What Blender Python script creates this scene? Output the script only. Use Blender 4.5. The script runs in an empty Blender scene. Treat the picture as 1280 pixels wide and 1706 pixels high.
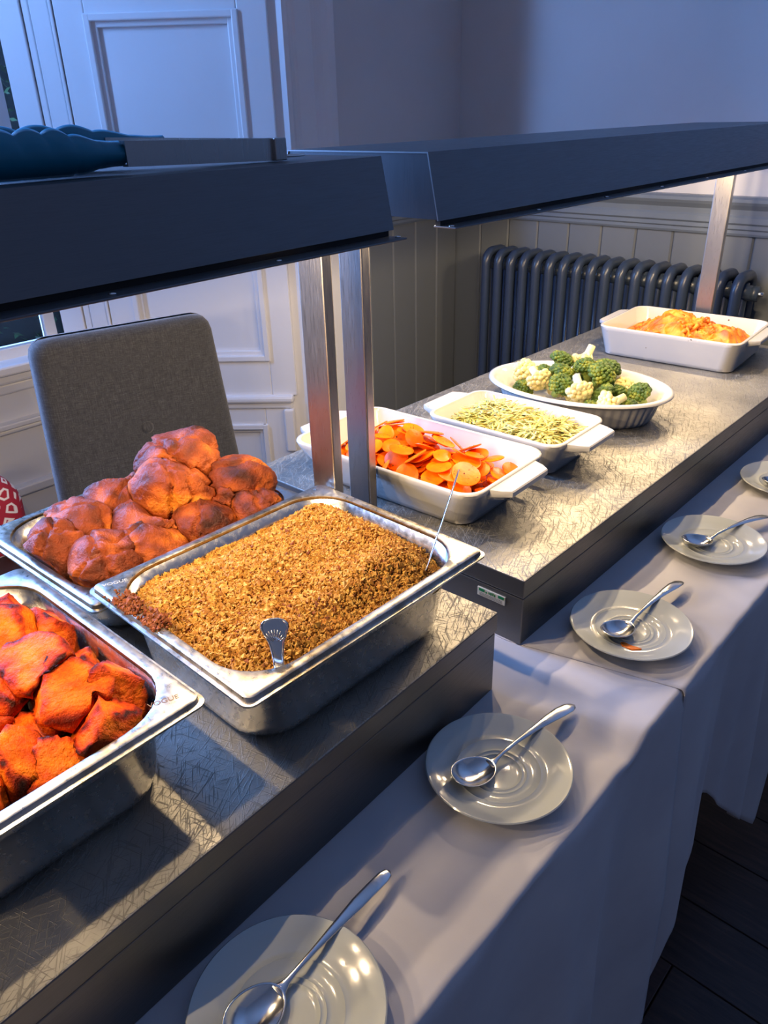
import bpy, bmesh, math, random
from mathutils import Vector, Matrix, noise, Euler
from mathutils.bvhtree import BVHTree
import numpy as np

scene = bpy.context.scene
COL = scene.collection
random.seed(7)
R = math.radians

# ------------------------------------------------------------------ camera
cam_d = bpy.data.cameras.new('camera')
cam_d.sensor_fit = 'HORIZONTAL'
cam_d.sensor_width = 36.0
cam_d.lens = 1274.087 / 1280.0 * 36.0
cam_d.clip_start = 0.02
cam = bpy.data.objects.new('camera', cam_d)
COL.objects.link(cam)
yaw, pit, roll = 0.74757476, -0.48206729, -0.02694619
_f = Vector((-math.sin(yaw) * math.cos(pit), math.cos(yaw) * math.cos(pit), math.sin(pit)))
_r0 = Vector((math.cos(yaw), math.sin(yaw), 0)); _u0 = _r0.cross(_f)
_r = math.cos(roll) * _r0 + math.sin(roll) * _u0
_u = -math.sin(roll) * _r0 + math.cos(roll) * _u0
cam.matrix_world = Matrix(((_r.x, _u.x, -_f.x, 0.41289), (_r.y, _u.y, -_f.y, -0.69649),
                           (_r.z, _u.z, -_f.z, 1.361), (0, 0, 0, 1)))
scene.camera = cam

# ------------------------------------------------------------------ world, daylight, exposure
world = bpy.data.worlds.new('world'); scene.world = world
world.use_nodes = True
wb = world.node_tree.nodes['Background']
wb.inputs[0].default_value = (0.28, 0.355, 0.64, 1)
wb.inputs[1].default_value = 0.30
LAMP_COLOUR = (1.0, 0.74, 0.45)
LAMP_W = (4.6, 3.6)   # watts: middle row, front row

def area_light(name, loc, target, sx, sy, watts, colour):
    d = bpy.data.lights.new(name, 'AREA'); d.shape = 'RECTANGLE'; d.size = sx; d.size_y = sy
    d.energy = watts; d.color = colour
    o = bpy.data.objects.new(name, d); COL.objects.link(o)
    o.location = loc
    o.rotation_euler = (Vector(target) - Vector(loc)).to_track_quat('-Z', 'Y').to_euler()
    return o
area_light('window_daylight', (-2.1, -0.45, 1.7), (-0.85, 0.9, 1.15), 1.0, 1.4, 175, (0.20, 0.42, 1.0))

vs = scene.view_settings
vs.view_transform = 'Standard'; vs.look = 'None'; vs.gamma = 1.0; vs.use_curve_mapping = False
vs.exposure = 0.0
scene.cycles.max_bounces = 8
scene.cycles.caustics_reflective = False
scene.cycles.caustics_refractive = False
scene.cycles.sample_clamp_indirect = 6.0

# ------------------------------------------------------------------ helpers
def srgb(r, g, b):
    f = lambda c: (c / 255 / 12.92) if c / 255 <= 0.04045 else ((c / 255 + 0.055) / 1.055) ** 2.4
    return (f(r), f(g), f(b), 1)

def mat(name, col=(0.5, 0.5, 0.5, 1), rough=0.5, metal=0.0, spec=0.5, coat=0.0, sheen=0.0, sss=0.0):
    m = bpy.data.materials.new(name); m.use_nodes = True
    b = m.node_tree.nodes['Principled BSDF']
    b.inputs['Base Color'].default_value = col
    b.inputs['Roughness'].default_value = rough
    b.inputs['Metallic'].default_value = metal
    b.inputs['Specular IOR Level'].default_value = spec
    b.inputs['Coat Weight'].default_value = coat
    b.inputs['Sheen Weight'].default_value = sheen
    if sss:
        b.inputs['Subsurface Weight'].default_value = sss
        b.inputs['Subsurface Scale'].default_value = 0.01
    return m

class N:
    def __init__(s, m):
        s.t = m.node_tree; s.b = s.t.nodes['Principled BSDF']
    def new(s, typ, **kw):
        n = s.t.nodes.new(typ)
        for k, v in kw.items():
            if k.startswith('_'): setattr(n, k[1:], v)
            else: n.inputs[k.replace('_', ' ')].default_value = v
        return n
    def link(s, a, b): s.t.links.new(a, b)
    def coords(s, scale=(1, 1, 1), rot=(0, 0, 0), kind='Object'):
        tc = s.new('ShaderNodeTexCoord'); mp = s.new('ShaderNodeMapping')
        mp.inputs['Scale'].default_value = scale; mp.inputs['Rotation'].default_value = rot
        s.link(tc.outputs[kind], mp.inputs['Vector']); return mp.outputs['Vector']
    def stretched(s, rz, k):
        tc = s.new('ShaderNodeTexCoord'); a = s.new('ShaderNodeMapping'); b = s.new('ShaderNodeMapping')
        a.inputs['Rotation'].default_value = (0, 0, rz); b.inputs['Scale'].default_value = (1, k, 1)
        s.link(tc.outputs['Object'], a.inputs['Vector']); s.link(a.outputs['Vector'], b.inputs['Vector']); return b.outputs['Vector']
    def noise(s, vec, scale, detail=4, rough=0.55, dist=0.0):
        n = s.new('ShaderNodeTexNoise', Scale=scale, Detail=detail, Roughness=rough, Distortion=dist)
        s.link(vec, n.inputs['Vector']); return n.outputs['Fac']
    def ramp(s, fac, stops):
        r = s.new('ShaderNodeValToRGB'); cr = r.color_ramp
        while len(cr.elements) < len(stops): cr.elements.new(0.5)
        for e, (p, c) in zip(cr.elements, stops): e.position = p; e.color = c
        s.link(fac, r.inputs['Fac']); return r.outputs['Color']
    def mix(s, fac, a, b, mode='MIX'):
        n = s.new('ShaderNodeMix', _data_type='RGBA', _blend_type=mode)
        for v, i in ((fac, 0), (a, 6), (b, 7)):
            if hasattr(v, 'links'): s.link(v, n.inputs[i])
            else: n.inputs[i].default_value = v
        return n.outputs[2]
    def bump(s, h, strength=0.3, dist=0.002):
        n = s.new('ShaderNodeBump', Strength=strength, Distance=dist)
        s.link(h, n.inputs['Height']); s.link(n.outputs['Normal'], s.b.inputs['Normal']); return n
    def attr(s, name):
        n = s.new('ShaderNodeAttribute'); n.attribute_name = name; return n.outputs['Fac']
    def objrand(s):
        return s.new('ShaderNodeObjectInfo').outputs['Random']
    def setcol(s, c): s.link(c, s.b.inputs['Base Color'])
    def setrough(s, c): s.link(c, s.b.inputs['Roughness'])

def g(v): return (v, v, v, 1)

# ------------------------------------------------------------------ materials
def paint(name, col, var=0.06, rough=0.45, bump=0.05):
    m = mat(name, col, rough); n = N(m); v = n.coords()
    f = n.noise(v, 3.0, 5)
    d = tuple(c * (1 - var) for c in col[:3]) + (1,); l = tuple(min(1, c * (1 + var)) for c in col[:3]) + (1,)
    n.setcol(n.ramp(f, [(0.3, d), (0.7, l)]))
    n.bump(n.noise(v, 60, 3), bump, 0.002)
    return m
M = {}
M['wall'] = paint('wall_paint', srgb(208, 207, 208), 0.04, 0.6)
M['board'] = paint('panel_paint', srgb(112, 118, 124), 0.05, 0.42)
M['rail'] = paint('dado_paint', srgb(112, 122, 134), 0.05, 0.35)
M['white'] = paint('white_gloss_paint', srgb(226, 226, 228), 0.03, 0.32)
M['ceiling'] = paint('ceiling_paint', srgb(215, 215, 215), 0.03, 0.7)
M['radiator'] = paint('radiator_paint', srgb(50, 62, 82), 0.04, 0.32)

def wood_floor():
    m = mat('dark_floor_wood', srgb(60, 46, 42), 0.38); n = N(m)
    v = n.coords((1.6, 14, 14)); f = n.noise(v, 6, 8, 0.65, 0.6)
    c = n.ramp(f, [(0.25, srgb(30, 22, 22)), (0.55, srgb(58, 45, 42)), (0.8, srgb(84, 64, 54))])
    r = n.objrand(); c2 = n.mix(r, c, n.mix(1.0, c, (1.5, 1.35, 1.25, 1), 'MULTIPLY'))
    n.setcol(c2); n.bump(f, 0.25, 0.002); return m
M['floor'] = wood_floor()
M['floor_gap'] = mat('floor_gap', srgb(14, 11, 11), 0.8)

def cloth_mat():
    m = mat('white_table_linen', srgb(206, 202, 204), 0.85, sheen=0.15); n = N(m)
    v = n.coords(); f = n.noise(v, 900, 2); n.bump(f, 0.12, 0.0006)
    n.setcol(n.ramp(n.noise(v, 5, 4), [(0.3, srgb(196, 193, 197)), (0.7, srgb(214, 211, 212))])); return m
M['cloth'] = cloth_mat()

def fabric():
    m = mat('charcoal_weave', srgb(90, 90, 92), 0.95, sheen=0.3); n = N(m)
    a = n.noise(n.coords((1, 25, 1)), 60, 4); b = n.noise(n.coords((1, 1, 25)), 60, 4)
    f = n.mix(0.5, a, b)
    n.setcol(n.ramp(f, [(0.32, srgb(26, 28, 31)), (0.5, srgb(53, 54, 57)), (0.68, srgb(88, 88, 88))]))
    n.bump(f, 0.5, 0.0015); return m
M['fabric'] = fabric()

def steel(name, col=(0.62, 0.62, 0.62, 1), rough=0.3, brush=(1, 1, 1), scale=80, dirt=None, bump=0.08, aniso=0.0):
    m = mat(name, col, rough, 1.0); n = N(m)
    v = n.coords(brush); f = n.noise(v, scale, 4, 0.6)
    n.setrough(n.ramp(f, [(0.3, g(rough * 0.75)), (0.7, g(min(1, rough * 1.3)))]))
    n.bump(f, bump, 0.0005)
    if dirt:
        f2 = n.noise(n.coords(), 14, 6, 0.7)
        n.setcol(n.ramp(f2, [(0.45, col), (0.62, dirt), (0.72, col)]))
    if aniso: n.b.inputs['Anisotropic'].default_value = aniso
    return m
M['steel_hood'] = steel('brushed_hood_steel', (0.185, 0.188, 0.195, 1), 0.45, (60, 1, 60), 30)
M['steel_end'] = steel('shaded_end_steel', (0.055, 0.055, 0.06, 1), 0.5, (60, 60, 1), 30)  # hood steel with the end plates' dim reflection put into its colour
M['steel_side'] = steel('brushed_side_steel', (0.19, 0.186, 0.178, 1), 0.42, (40, 1, 40), 30)
M['steel_post'] = steel('brushed_post_steel', (0.42, 0.40, 0.385, 1), 0.33, (60, 60, 1), 30)
M['steel_pan'] = steel('pan_steel', (0.66, 0.65, 0.63, 1), 0.24, (1, 1, 1), 120, None, 0.05)
M['steel_rim'] = steel('worn_pan_steel', (0.62, 0.61, 0.58, 1), 0.33, (1, 1, 1), 160, (0.34, 0.27, 0.18, 1), 0.15)
M['cutlery'] = steel('polished_cutlery', (0.72, 0.71, 0.69, 1), 0.17, (1, 1, 1), 90, None, 0.03)

def scratched():
    m = mat('scratched_hot_plate_steel', (0.56, 0.55, 0.52, 1), 0.42, 1.0); n = N(m)
    tot = None
    for k, (rz, sc) in enumerate(((0.5, 90), (1.3, 70), (2.2, 80), (-0.5, 95), (2.8, 60))):
        v = n.stretched(rz, 0.05); f = n.noise(v, sc * 7.5, 2, 0.6, 0.10)
        p = n.ramp(f, [(0.60, g(0)), (0.66, g(1))])
        tot = p if tot is None else n.mix(1.0, tot, p, 'ADD')
    fine = n.noise(n.stretched(0.9, 0.4), 420, 3)
    h = n.mix(0.35, tot, fine)
    n.bump(h, 0.45, 0.0007)
    n.setrough(n.ramp(tot, [(0.0, g(0.56)), (1.0, g(0.88))]))
    f2 = n.noise(n.coords(), 9, 5)
    n.setcol(n.ramp(f2, [(0.3, (0.28, 0.272, 0.248, 1)), (0.7, (0.46, 0.44, 0.39, 1))]))
    return m
M['scratched'] = scratched()
M['black_gap'] = mat('dark_seam', (0.01, 0.01, 0.01, 1), 0.8)

def ceramic(name, col, rough=0.12):
    m = mat(name, col, rough, coat=0.3); n = N(m); v = n.coords()
    sp = n.noise(v, 55, 2); c = n.ramp(sp, [(0.0, col), (0.745, col), (0.76, srgb(90, 66, 46))])
    n.setcol(c); return m
M['ceramic'] = ceramic('white_glazed_ceramic', srgb(206, 202, 196))
M['saucer'] = mat('white_porcelain', srgb(196, 200, 194), 0.1, coat=0.4)

def food(name, stops, scale, rough=0.5, bump=0.6, bdist=0.003, attr=None, detail=6, sss=0.1, fine=None, rnd=0.0):
    m = mat(name, stops[0][1], rough, sss=sss); n = N(m); v = n.coords(kind='Object')
    f = n.noise(v, scale, detail, 0.6, 0.4)
    if attr:
        a = n.attr(attr); mth = n.new('ShaderNodeMath', _operation='ADD'); n.link(a, mth.inputs[0])
        m2 = n.new('ShaderNodeMath', _operation='MULTIPLY_ADD'); n.link(f, m2.inputs[0]); m2.inputs[1].default_value = 0.9; m2.inputs[2].default_value = -0.45
        n.link(m2.outputs[0], mth.inputs[1]); fac = mth.outputs[0]
    else: fac = f
    if rnd:
        m3 = n.new('ShaderNodeMath', _operation='MULTIPLY_ADD'); n.link(n.objrand(), m3.inputs[0]); m3.inputs[1].default_value = rnd; m3.inputs[2].default_value = -rnd / 2
        m4 = n.new('ShaderNodeMath', _operation='ADD'); n.link(fac, m4.inputs[0]); n.link(m3.outputs[0], m4.inputs[1]); fac = m4.outputs[0]
    n.setcol(n.ramp(fac, stops))
    hb = n.noise(v, fine or scale * 5, 5, 0.65)
    n.bump(hb, bump, bdist)
    return m
M['potato'] = food('roast_potato_crust', [(0.10, srgb(228, 116, 14)), (0.36, srgb(204, 76, 8)), (0.58, srgb(154, 40, 8)), (0.88, srgb(62, 18, 6))], 40, 0.45, 1.0, 0.005, 'crisp', fine=170, rnd=0.12, sss=0)
M['potato'].node_tree.nodes['Principled BSDF'].inputs['Specular IOR Level'].default_value = 0.12
M['pudding'] = food('baked_batter', [(0.08, srgb(220, 132, 36)), (0.30, srgb(184, 92, 32)), (0.54, srgb(134, 58, 24)), (0.88, srgb(62, 24, 12))], 26, 0.42, 0.9, 0.005, 'brown', fine=190, rnd=0.16, sss=0)
M['pudding'].node_tree.nodes['Principled BSDF'].inputs['Specular IOR Level'].default_value = 0.3
M['crumble'] = food('oat_crumble', [(0.25, srgb(150, 84, 24)), (0.45, srgb(198, 128, 44)), (0.6, srgb(216, 156, 66)), (0.8, srgb(236, 192, 112))], 90, 0.75, 0.8, 0.003, None, fine=260, sss=0)
M['crumb'] = food('toasted_crumbs', [(0.2, srgb(116, 68, 14)), (0.42, srgb(170, 114, 34)), (0.58, srgb(194, 146, 58)), (0.78, srgb(228, 192, 116))], 150, 0.75, 0.5, 0.002, sss=0)
M['burnt_crumb'] = food('burnt_crumbs', [(0.3, srgb(84, 36, 14)), (0.7, srgb(150, 80, 26))], 200, 0.75, 0.5, 0.002)
M['carrot'] = food('cooked_carrot', [(0.3, srgb(250, 98, 0)), (0.5, srgb(255, 120, 4)), (0.75, srgb(255, 146, 20))], 30, 0.3, 0.25, 0.002, None, sss=0, fine=120, rnd=0.25)
M['carrot'].node_tree.nodes['Principled BSDF'].inputs['Specular IOR Level'].default_value = 0.2
M['pepper'] = mat('black_pepper', srgb(34, 24, 16), 0.7)
M['leek'] = food('buttered_leek', [(0.3, srgb(178, 172, 74)), (0.45, srgb(208, 196, 108)), (0.6, srgb(222, 212, 146)), (0.78, srgb(128, 146, 44))], 18, 0.3, 0.15, 0.001, None, sss=0.2)
M['cheese'] = food('melted_cheese', [(0.25, srgb(140, 56, 8)), (0.42, srgb(206, 106, 18)), (0.56, srgb(230, 150, 40)), (0.8, srgb(238, 190, 88))], 34, 0.35, 0.6, 0.003, None, sss=0.15)
M['broccoli'] = food('broccoli_bud', [(0.3, srgb(34, 62, 16)), (0.52, srgb(82, 108, 26)), (0.75, srgb(176, 172, 50))], 60, 0.55, 0.9, 0.003, None, fine=240)
M['stalk'] = food('green_stalk', [(0.3, srgb(128, 158, 62)), (0.7, srgb(190, 204, 110))], 40, 0.4, 0.2)
M['cauliflower'] = food('cauliflower_curd', [(0.3, srgb(222, 196, 110)), (0.6, srgb(240, 226, 166))], 40, 0.5, 0.8, 0.003, None, fine=240)
M['cauli_stalk'] = food('cauliflower_stalk', [(0.3, srgb(226, 214, 140)), (0.7, srgb(240, 234, 184))], 40, 0.4, 0.2)
M['sauce'] = mat('orange_sauce', srgb(236, 120, 6), 0.25)
M['silicone'] = mat('teal_silicone', srgb(0, 112, 140), 0.42)
M['leaf'] = food('hedge_leaf', [(0.3, srgb(14, 34, 18)), (0.7, srgb(52, 84, 44))], 6, 0.5, 0.1)
M['hedge_core'] = mat('hedge_core', srgb(10, 20, 14), 0.9)
M['sticker'] = mat('sticker_white', srgb(200, 196, 180), 0.4)
M['sticker_green'] = mat('sticker_green', srgb(24, 118, 70), 0.4)
M['sticker_grey'] = mat('sticker_grey', srgb(130, 124, 112), 0.5)
M['bulb'] = mat('lamp_tube', (1, 0.8, 0.5, 1), 0.3)
_b = M['bulb'].node_tree.nodes['Principled BSDF']; _b.inputs['Emission Color'].default_value = (1, 0.72, 0.4, 1); _b.inputs['Emission Strength'].default_value = 8
M['dark_wood'] = mat('dark_wood', srgb(34, 26, 24), 0.45)
M['table_leg'] = mat('table_leg_metal', srgb(90, 90, 92), 0.4, 0.8)
M['engrave'] = mat('engraved_mark', srgb(168, 172, 176), 0.6)
M['engrave_brown'] = mat('engraved_stain', srgb(110, 78, 48), 0.6)

def glass():
    m = bpy.data.materials.new('window_glass'); m.use_nodes = True
    t = m.node_tree; t.nodes.clear()
    o = t.nodes.new('ShaderNodeOutputMaterial'); x = t.nodes.new('ShaderNodeMixShader')
    a = t.nodes.new('ShaderNodeBsdfTransparent'); b = t.nodes.new('ShaderNodeBsdfGlossy'); f = t.nodes.new('ShaderNodeFresnel')
    b.inputs['Roughness'].default_value = 0.03; f.inputs['IOR'].default_value = 1.45
    t.links.new(f.outputs[0], x.inputs[0]); t.links.new(a.outputs[0], x.inputs[1]); t.links.new(b.outputs[0], x.inputs[2])
    t.links.new(x.outputs[0], o.inputs[0]); return m
M['glass'] = glass()

def redpattern():
    m = mat('red_pattern_fabric', srgb(150, 24, 44), 0.8); n = N(m)
    v = n.coords((1, 1, 1)); w = n.new('ShaderNodeTexVoronoi', Scale=34.0); w.feature = 'DISTANCE_TO_EDGE'
    n.link(v, w.inputs['Vector'])
    n.setcol(n.ramp(w.outputs['Distance'], [(0.16, srgb(150, 20, 44)), (0.2, srgb(214, 206, 204)), (0.3, srgb(214, 206, 204)), (0.34, srgb(150, 20, 44))]))
    return m
M['red'] = redpattern()

# ------------------------------------------------------------------ object helpers
def tag(o, label=None, cat=None, group=None, kind=None):
    if label: o['label'] = label
    if cat: o['category'] = cat
    if group: o['group'] = group
    if kind: o['kind'] = kind
    return o

def empty(name, loc=(0, 0, 0), rz=0, **kw):
    o = bpy.data.objects.new(name, None); COL.objects.link(o)
    o.location = loc; o.rotation_euler = (0, 0, rz); o.empty_display_size = 0.02
    return tag(o, **kw)

def mesh_obj(name, me, m, parent=None, loc=(0, 0, 0), rot=(0, 0, 0), **kw):
    o = bpy.data.objects.new(name, me); COL.objects.link(o)
    o.location = loc; o.rotation_euler = rot
    if parent is not None: o.parent = parent
    if m is not None and len(me.materials) == 0: me.materials.append(M[m] if isinstance(m, str) else m)
    return tag(o, **kw)

def pydata(name, v, f, smooth=False):
    me = bpy.data.meshes.new(name); me.from_pydata([tuple(p) for p in v], [], f); me.update()
    if smooth: me.polygons.foreach_set('use_smooth', [True] * len(me.polygons))
    return me

def bm_mesh(name, bm, smooth=False):
    bmesh.ops.recalc_face_normals(bm, faces=bm.faces[:])
    me = bpy.data.meshes.new(name); bm.to_mesh(me); bm.free()
    if smooth: me.polygons.foreach_set('use_smooth', [True] * len(me.polygons))
    return me

def box_mesh(name, x0, x1, y0, y1, z0, z1, bevel=0.0, seg=2):
    bm = bmesh.new(); bmesh.ops.create_cube(bm, size=1)
    for v in bm.verts:
        v.co = Vector(((x0 + x1) / 2 + v.co.x * (x1 - x0), (y0 + y1) / 2 + v.co.y * (y1 - y0), (z0 + z1) / 2 + v.co.z * (z1 - z0)))
    if bevel: bmesh.ops.bevel(bm, geom=bm.edges[:], offset=bevel, segments=seg, profile=0.5, affect='EDGES')
    return bm_mesh(name, bm)

def box(name, x0, x1, y0, y1, z0, z1, m, parent=None, bevel=0.002, **kw):
    return mesh_obj(name, box_mesh(name, x0, x1, y0, y1, z0, z1, bevel), m, parent, **kw)

def extrude_profile(name, pts, a, b, axis='y'):
    """closed 2-D profile swept along an axis from a to b. axis y: (x,z); x: (y,z); z: (x,y)"""
    n = len(pts); v = []
    for t in (a, b):
        for p, q in pts:
            v.append({'y': (p, t, q), 'x': (t, p, q), 'z': (p, q, t)}[axis])
    f = [tuple(range(n))[::-1], tuple(range(n, 2 * n))]
    for i in range(n):
        j = (i + 1) % n; f.append((i, j, n + j, n + i))
    me = pydata(name, v, f)
    bm = bmesh.new(); bm.from_mesh(me); bpy.data.meshes.remove(me)
    return bm_mesh(name, bm)

def loft(name, rings, cap0=True, cap1=True, smooth=True):
    n = len(rings[0]); v = [p for r in rings for p in r]; f = []
    for k in range(len(rings) - 1):
        for i in range(n):
            j = (i + 1) % n
            f.append((k * n + i, k * n + j, (k + 1) * n + j, (k + 1) * n + i))
    if cap0: f.append(tuple(range(n))[::-1])
    if cap1: f.append(tuple((len(rings) - 1) * n + i for i in range(n)))
    me = pydata(name, v, f)
    bm = bmesh.new(); bm.from_mesh(me); bpy.data.meshes.remove(me)
    return bm_mesh(name, bm, smooth)

def rrect(hx, hy, r, z, n=8, cx=0, cy=0):
    out = []
    for k, (sx, sy, a0) in enumerate(((1, 1, 0), (-1, 1, 90), (-1, -1, 180), (1, -1, 270))):
        for i in range(n + 1):
            a = R(a0 + 90 * i / n)
            out.append((cx + sx * (hx - r) + r * math.cos(a), cy + sy * (hy - r) + r * math.sin(a), z))
    return out

def tube_mesh(name, path, rad, n=10, flat=1.0, caps=True):
    path = [Vector(p) for p in path]; rings = []
    up = Vector((0, 0, 1)); prev = None
    for i, p in enumerate(path):
        t = (path[min(i + 1, len(path) - 1)] - path[max(i - 1, 0)]).normalized()
        if prev is None:
            a = t.cross(up)
            if a.length < 0.05: a = t.cross(Vector((1, 0, 0)))
        else: a = prev - t * prev.dot(t)
        a.normalize(); b = a.cross(t); prev = a
        r = rad[i] if isinstance(rad, (list, tuple)) else rad
        rings.append([tuple(p + a * (r * math.cos(2 * math.pi * k / n)) + b * (r * flat * math.sin(2 * math.pi * k / n))) for k in range(n)])
    return loft(name, rings, caps, caps)

def lathe_mesh(name, prof, n=64):
    rings = []
    for r, z in prof:
        rings.append([(r * math.cos(2 * math.pi * k / n), r * math.sin(2 * math.pi * k / n), z) for k in range(n)])
    return loft(name, rings, True, True)

def merge_meshes(name, mats_list):
    """list of (mesh, matrix) -> one mesh"""
    bm = bmesh.new()
    for me, mx in mats_list:
        tmp = bmesh.new(); tmp.from_mesh(me); tmp.transform(mx)
        t2 = bpy.data.meshes.new('tmp'); tmp.to_mesh(t2); tmp.free(); bm.from_mesh(t2); bpy.data.meshes.remove(t2)
    me = bpy.data.meshes.new(name); bm.to_mesh(me); bm.free(); return me

def shade_auto(me, ang=40):
    bm = bmesh.new(); bm.from_mesh(me)
    for e in bm.edges:
        if len(e.link_faces) == 2: e.smooth = e.calc_face_angle(0) < R(ang)
    for f in bm.faces: f.smooth = True
    bm.to_mesh(me); bm.free(); return me

def copy_tree(o, parent=None):
    c = o.copy(); COL.objects.link(c); c.parent = parent
    for ch in list(o.children): copy_tree(ch, c)
    return c

# ------------------------------------------------------------------ key dimensions (metres)
TOP = 0.845            # top of both hot plates
TAB1, TAB2 = 0.731, 0.746   # cloth heights under the near and the far unit
T1 = 0.02829           # the near unit is turned by this much
B0 = Vector((0.0123, -0.0745))
def u1(x, y, z=0):
    return Vector((B0.x + x * math.cos(T1) - y * math.sin(T1), B0.y + x * math.sin(T1) + y * math.cos(T1), z))
XW, YW = -1.29, 1.555  # left wall and back wall faces

# ================================================================== SETTING
floor = tag(box('floor', -2.4, 3.2, -2.6, 2.0, -0.06, -0.012, 'floor_gap', None, 0), kind='structure')
for row in range(30):
    y0 = -2.45 + row * 0.142; x = -2.3 - random.random() * 1.0
    while x < 3.0:
        L = random.choice((1.0, 1.2, 1.4)); x1 = min(x + L, 3.15); xa = max(x, -2.35)
        if x1 - xa > 0.1 and y0 < 1.95:
            box('plank', xa, x1 - 0.0025, y0, y0 + 0.1395, -0.012, 0, 'floor', floor, 0.0015)
        x += L
tag(box('ceiling', -2.4, 3.2, -2.6, 2.0, 2.8, 2.86, 'ceiling', None, 0), kind='structure')

wb_ = tag(box('wall_back', -1.45, 3.2, YW + 0.012, YW + 0.14, 0, 2.8, 'wall', None, 0), kind='structure')
wl_ = tag(box('wall_left', XW - 0.14, XW - 0.012, 0.80, YW + 0.14, 0, 2.8, 'wall', None, 0), kind='structure')
# plaster faces above the dado
DADO = 1.06
box('plaster', XW - 0.012, 3.2, YW, YW + 0.014, DADO, 2.8, 'wall', wb_, 0)
box('plaster', XW - 0.014, XW, 0.97, YW + 0.002, DADO, 2.8, 'wall', wl_, 0)
# tongue-and-groove boards
def board_profile(w): return None
bw = 0.1115
def board_mesh(length_axis):
    h = DADO + 0.03; d = 0.012; b = 0.0045
    pts = [(0.0005, 0), (bw - 0.0005, 0), (bw - 0.0005, d - b), (bw - 0.0005 - b, d), (0.0005 + b, d), (0.0005, d - b)]
    return extrude_profile('board', pts, 0.0, h, 'z')
BM = board_mesh('z'); BM.materials.append(M['board'])
x = -1.283 - 0.02
k = 0
while x < 1.9:
    o = mesh_obj('board', BM, 'board', wb_, (x + bw, YW + 0.012, 0), (0, 0, R(180))); x += bw
y = YW - 0.004
while y > 0.99:
    w = min(1.0, (y - 0.97) / bw)
    o = mesh_obj('board', BM, 'board', wl_, (XW - 0.012, y, 0), (0, 0, R(-90))); o.scale = (max(0.05, w), 1, 1); y -= bw

def rail(name, axis, a, b, plane, sgn, z0):
    # stepped dado rail profile: (depth, height)
    p = [(0, 0), (0.010, 0), (0.013, 0.006), (0.013, 0.014), (0.018, 0.018), (0.018, 0.028), (0.024, 0.033), (0.024, 0.047), (0.019, 0.053),
         (0.021, 0.066), (0.034, 0.078), (0.040, 0.086), (0.040, 0.094), (0.034, 0.099), (0, 0.099)]
    pts = [(plane + sgn * d, z0 + h) for d, h in p]
    me = extrude_profile(name, pts, a, b, axis)
    return tag(mesh_obj(name, me, 'rail'), kind='structure')
rail('trim_1', 'x', XW - 0.01, 3.2, YW, -1, 1.042)
rail('trim_2', 'y', 0.975, YW + 0.01, XW, 1, 1.042)
tag(box('baseboard_back', XW, 3.2, YW - 0.022, YW + 0.002, 0, 0.16, 'rail', None, 0.004), kind='structure')
tag(box('baseboard_left', XW - 0.002, XW + 0.022, 0.975, YW - 0.02, 0, 0.16, 'rail', None, 0.004), kind='structure')

# ------------------------------------------------------------------ window with splayed panelled shutters
win = empty('window_1', (XW, 0.793, 0)); tag(win, kind='structure')
ANG = R(40)
def sp_obj(name, s0, s1, d0, d1, z0, z1, bevel=0.003, m='white', parent=None):
    """box on the splayed reveal: s along the reveal (0 at the room corner, negative to the window), d out of it"""
    me = box_mesh(name, s0, s1, -d1, -d0, z0, z1, bevel)
    return mesh_obj(name, me, m, parent or win, (0, 0, 0), (0, 0, ANG))
sp_obj('reveal_panel', -0.70, 0.004, -0.05, 0.0, 0, 2.5, 0)
sp_obj('shutter_stile', -0.698, -0.632, 0, 0.018, 0.60, 2.45)
sp_obj('bead', -0.630, -0.612, 0, 0.012, 0.60, 2.45)
sp_obj('shutter_stile', -0.610, -0.562, 0, 0.014, 0.60, 2.45)
sp_obj('bead', -0.560, -0.552, 0, 0.018, 0.60, 2.45, 0.002)
# main shutter leaf: stiles and rails proud of the recessed panel
def leaf(z0, z1, s0, s1, ts, tz0, tz1, fr=0.014):
    sp_obj('shutter_stile', s0, s0 + ts, 0, fr, z0, z1)
    sp_obj('shutter_stile', s1 - ts, s1, 0, fr, z0, z1)
    sp_obj('shutter_rail', s0 + ts, s1 - ts, 0, fr, z0, z0 + tz0)
    sp_obj('shutter_rail', s0 + ts, s1 - ts, 0, fr, z1 - tz1, z1)
    a, b, c, d = s0 + ts, s1 - ts, z0 + tz0, z1 - tz1
    w = 0.026
    for q in (0, 1):
        o = w * 0.5 * q; h = fr + (0.008 if q == 0 else -0.003); ww = w * 0.5
        sp_obj('moulding', a + o - 0.004, a + o + ww, 0, h, c + o - 0.004, d - o + 0.004, 0.003)
        sp_obj('moulding', b - o - ww, b - o + 0.004, 0, h, c + o - 0.004, d - o + 0.004, 0.003)
        sp_obj('moulding', a + o, b - o, 0, h - 0.0005, c + o - 0.004, c + o + ww, 0.003)
        sp_obj('moulding', a + o, b - o, 0, h - 0.0005, d - o - ww, d - o + 0.004, 0.003)
leaf(0.600, 1.70, -0.550, -0.018, 0.076, 0.113, 0.11)
leaf(1.70, 2.45, -0.550, -0.018, 0.076, 0.09, 0.09)
sp_obj('ledge', -0.70, -0.028, 0, 0.032, 0.580, 0.603, 0.008)
sp_obj('ledge', -0.70, -0.034, 0, 0.022, 0.560, 0.582, 0.006)
sp_obj('base_panel', -0.70, -0.036, 0, 0.008, 0, 0.562, 0.002)
leaf(0.10, 0.560, -0.60, -0.040, 0.08, 0.06, 0.055, 0.016)
sp_obj('base_block', -0.062, -0.030, 0, 0.03, 0.42, 0.56, 0.005)
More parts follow.
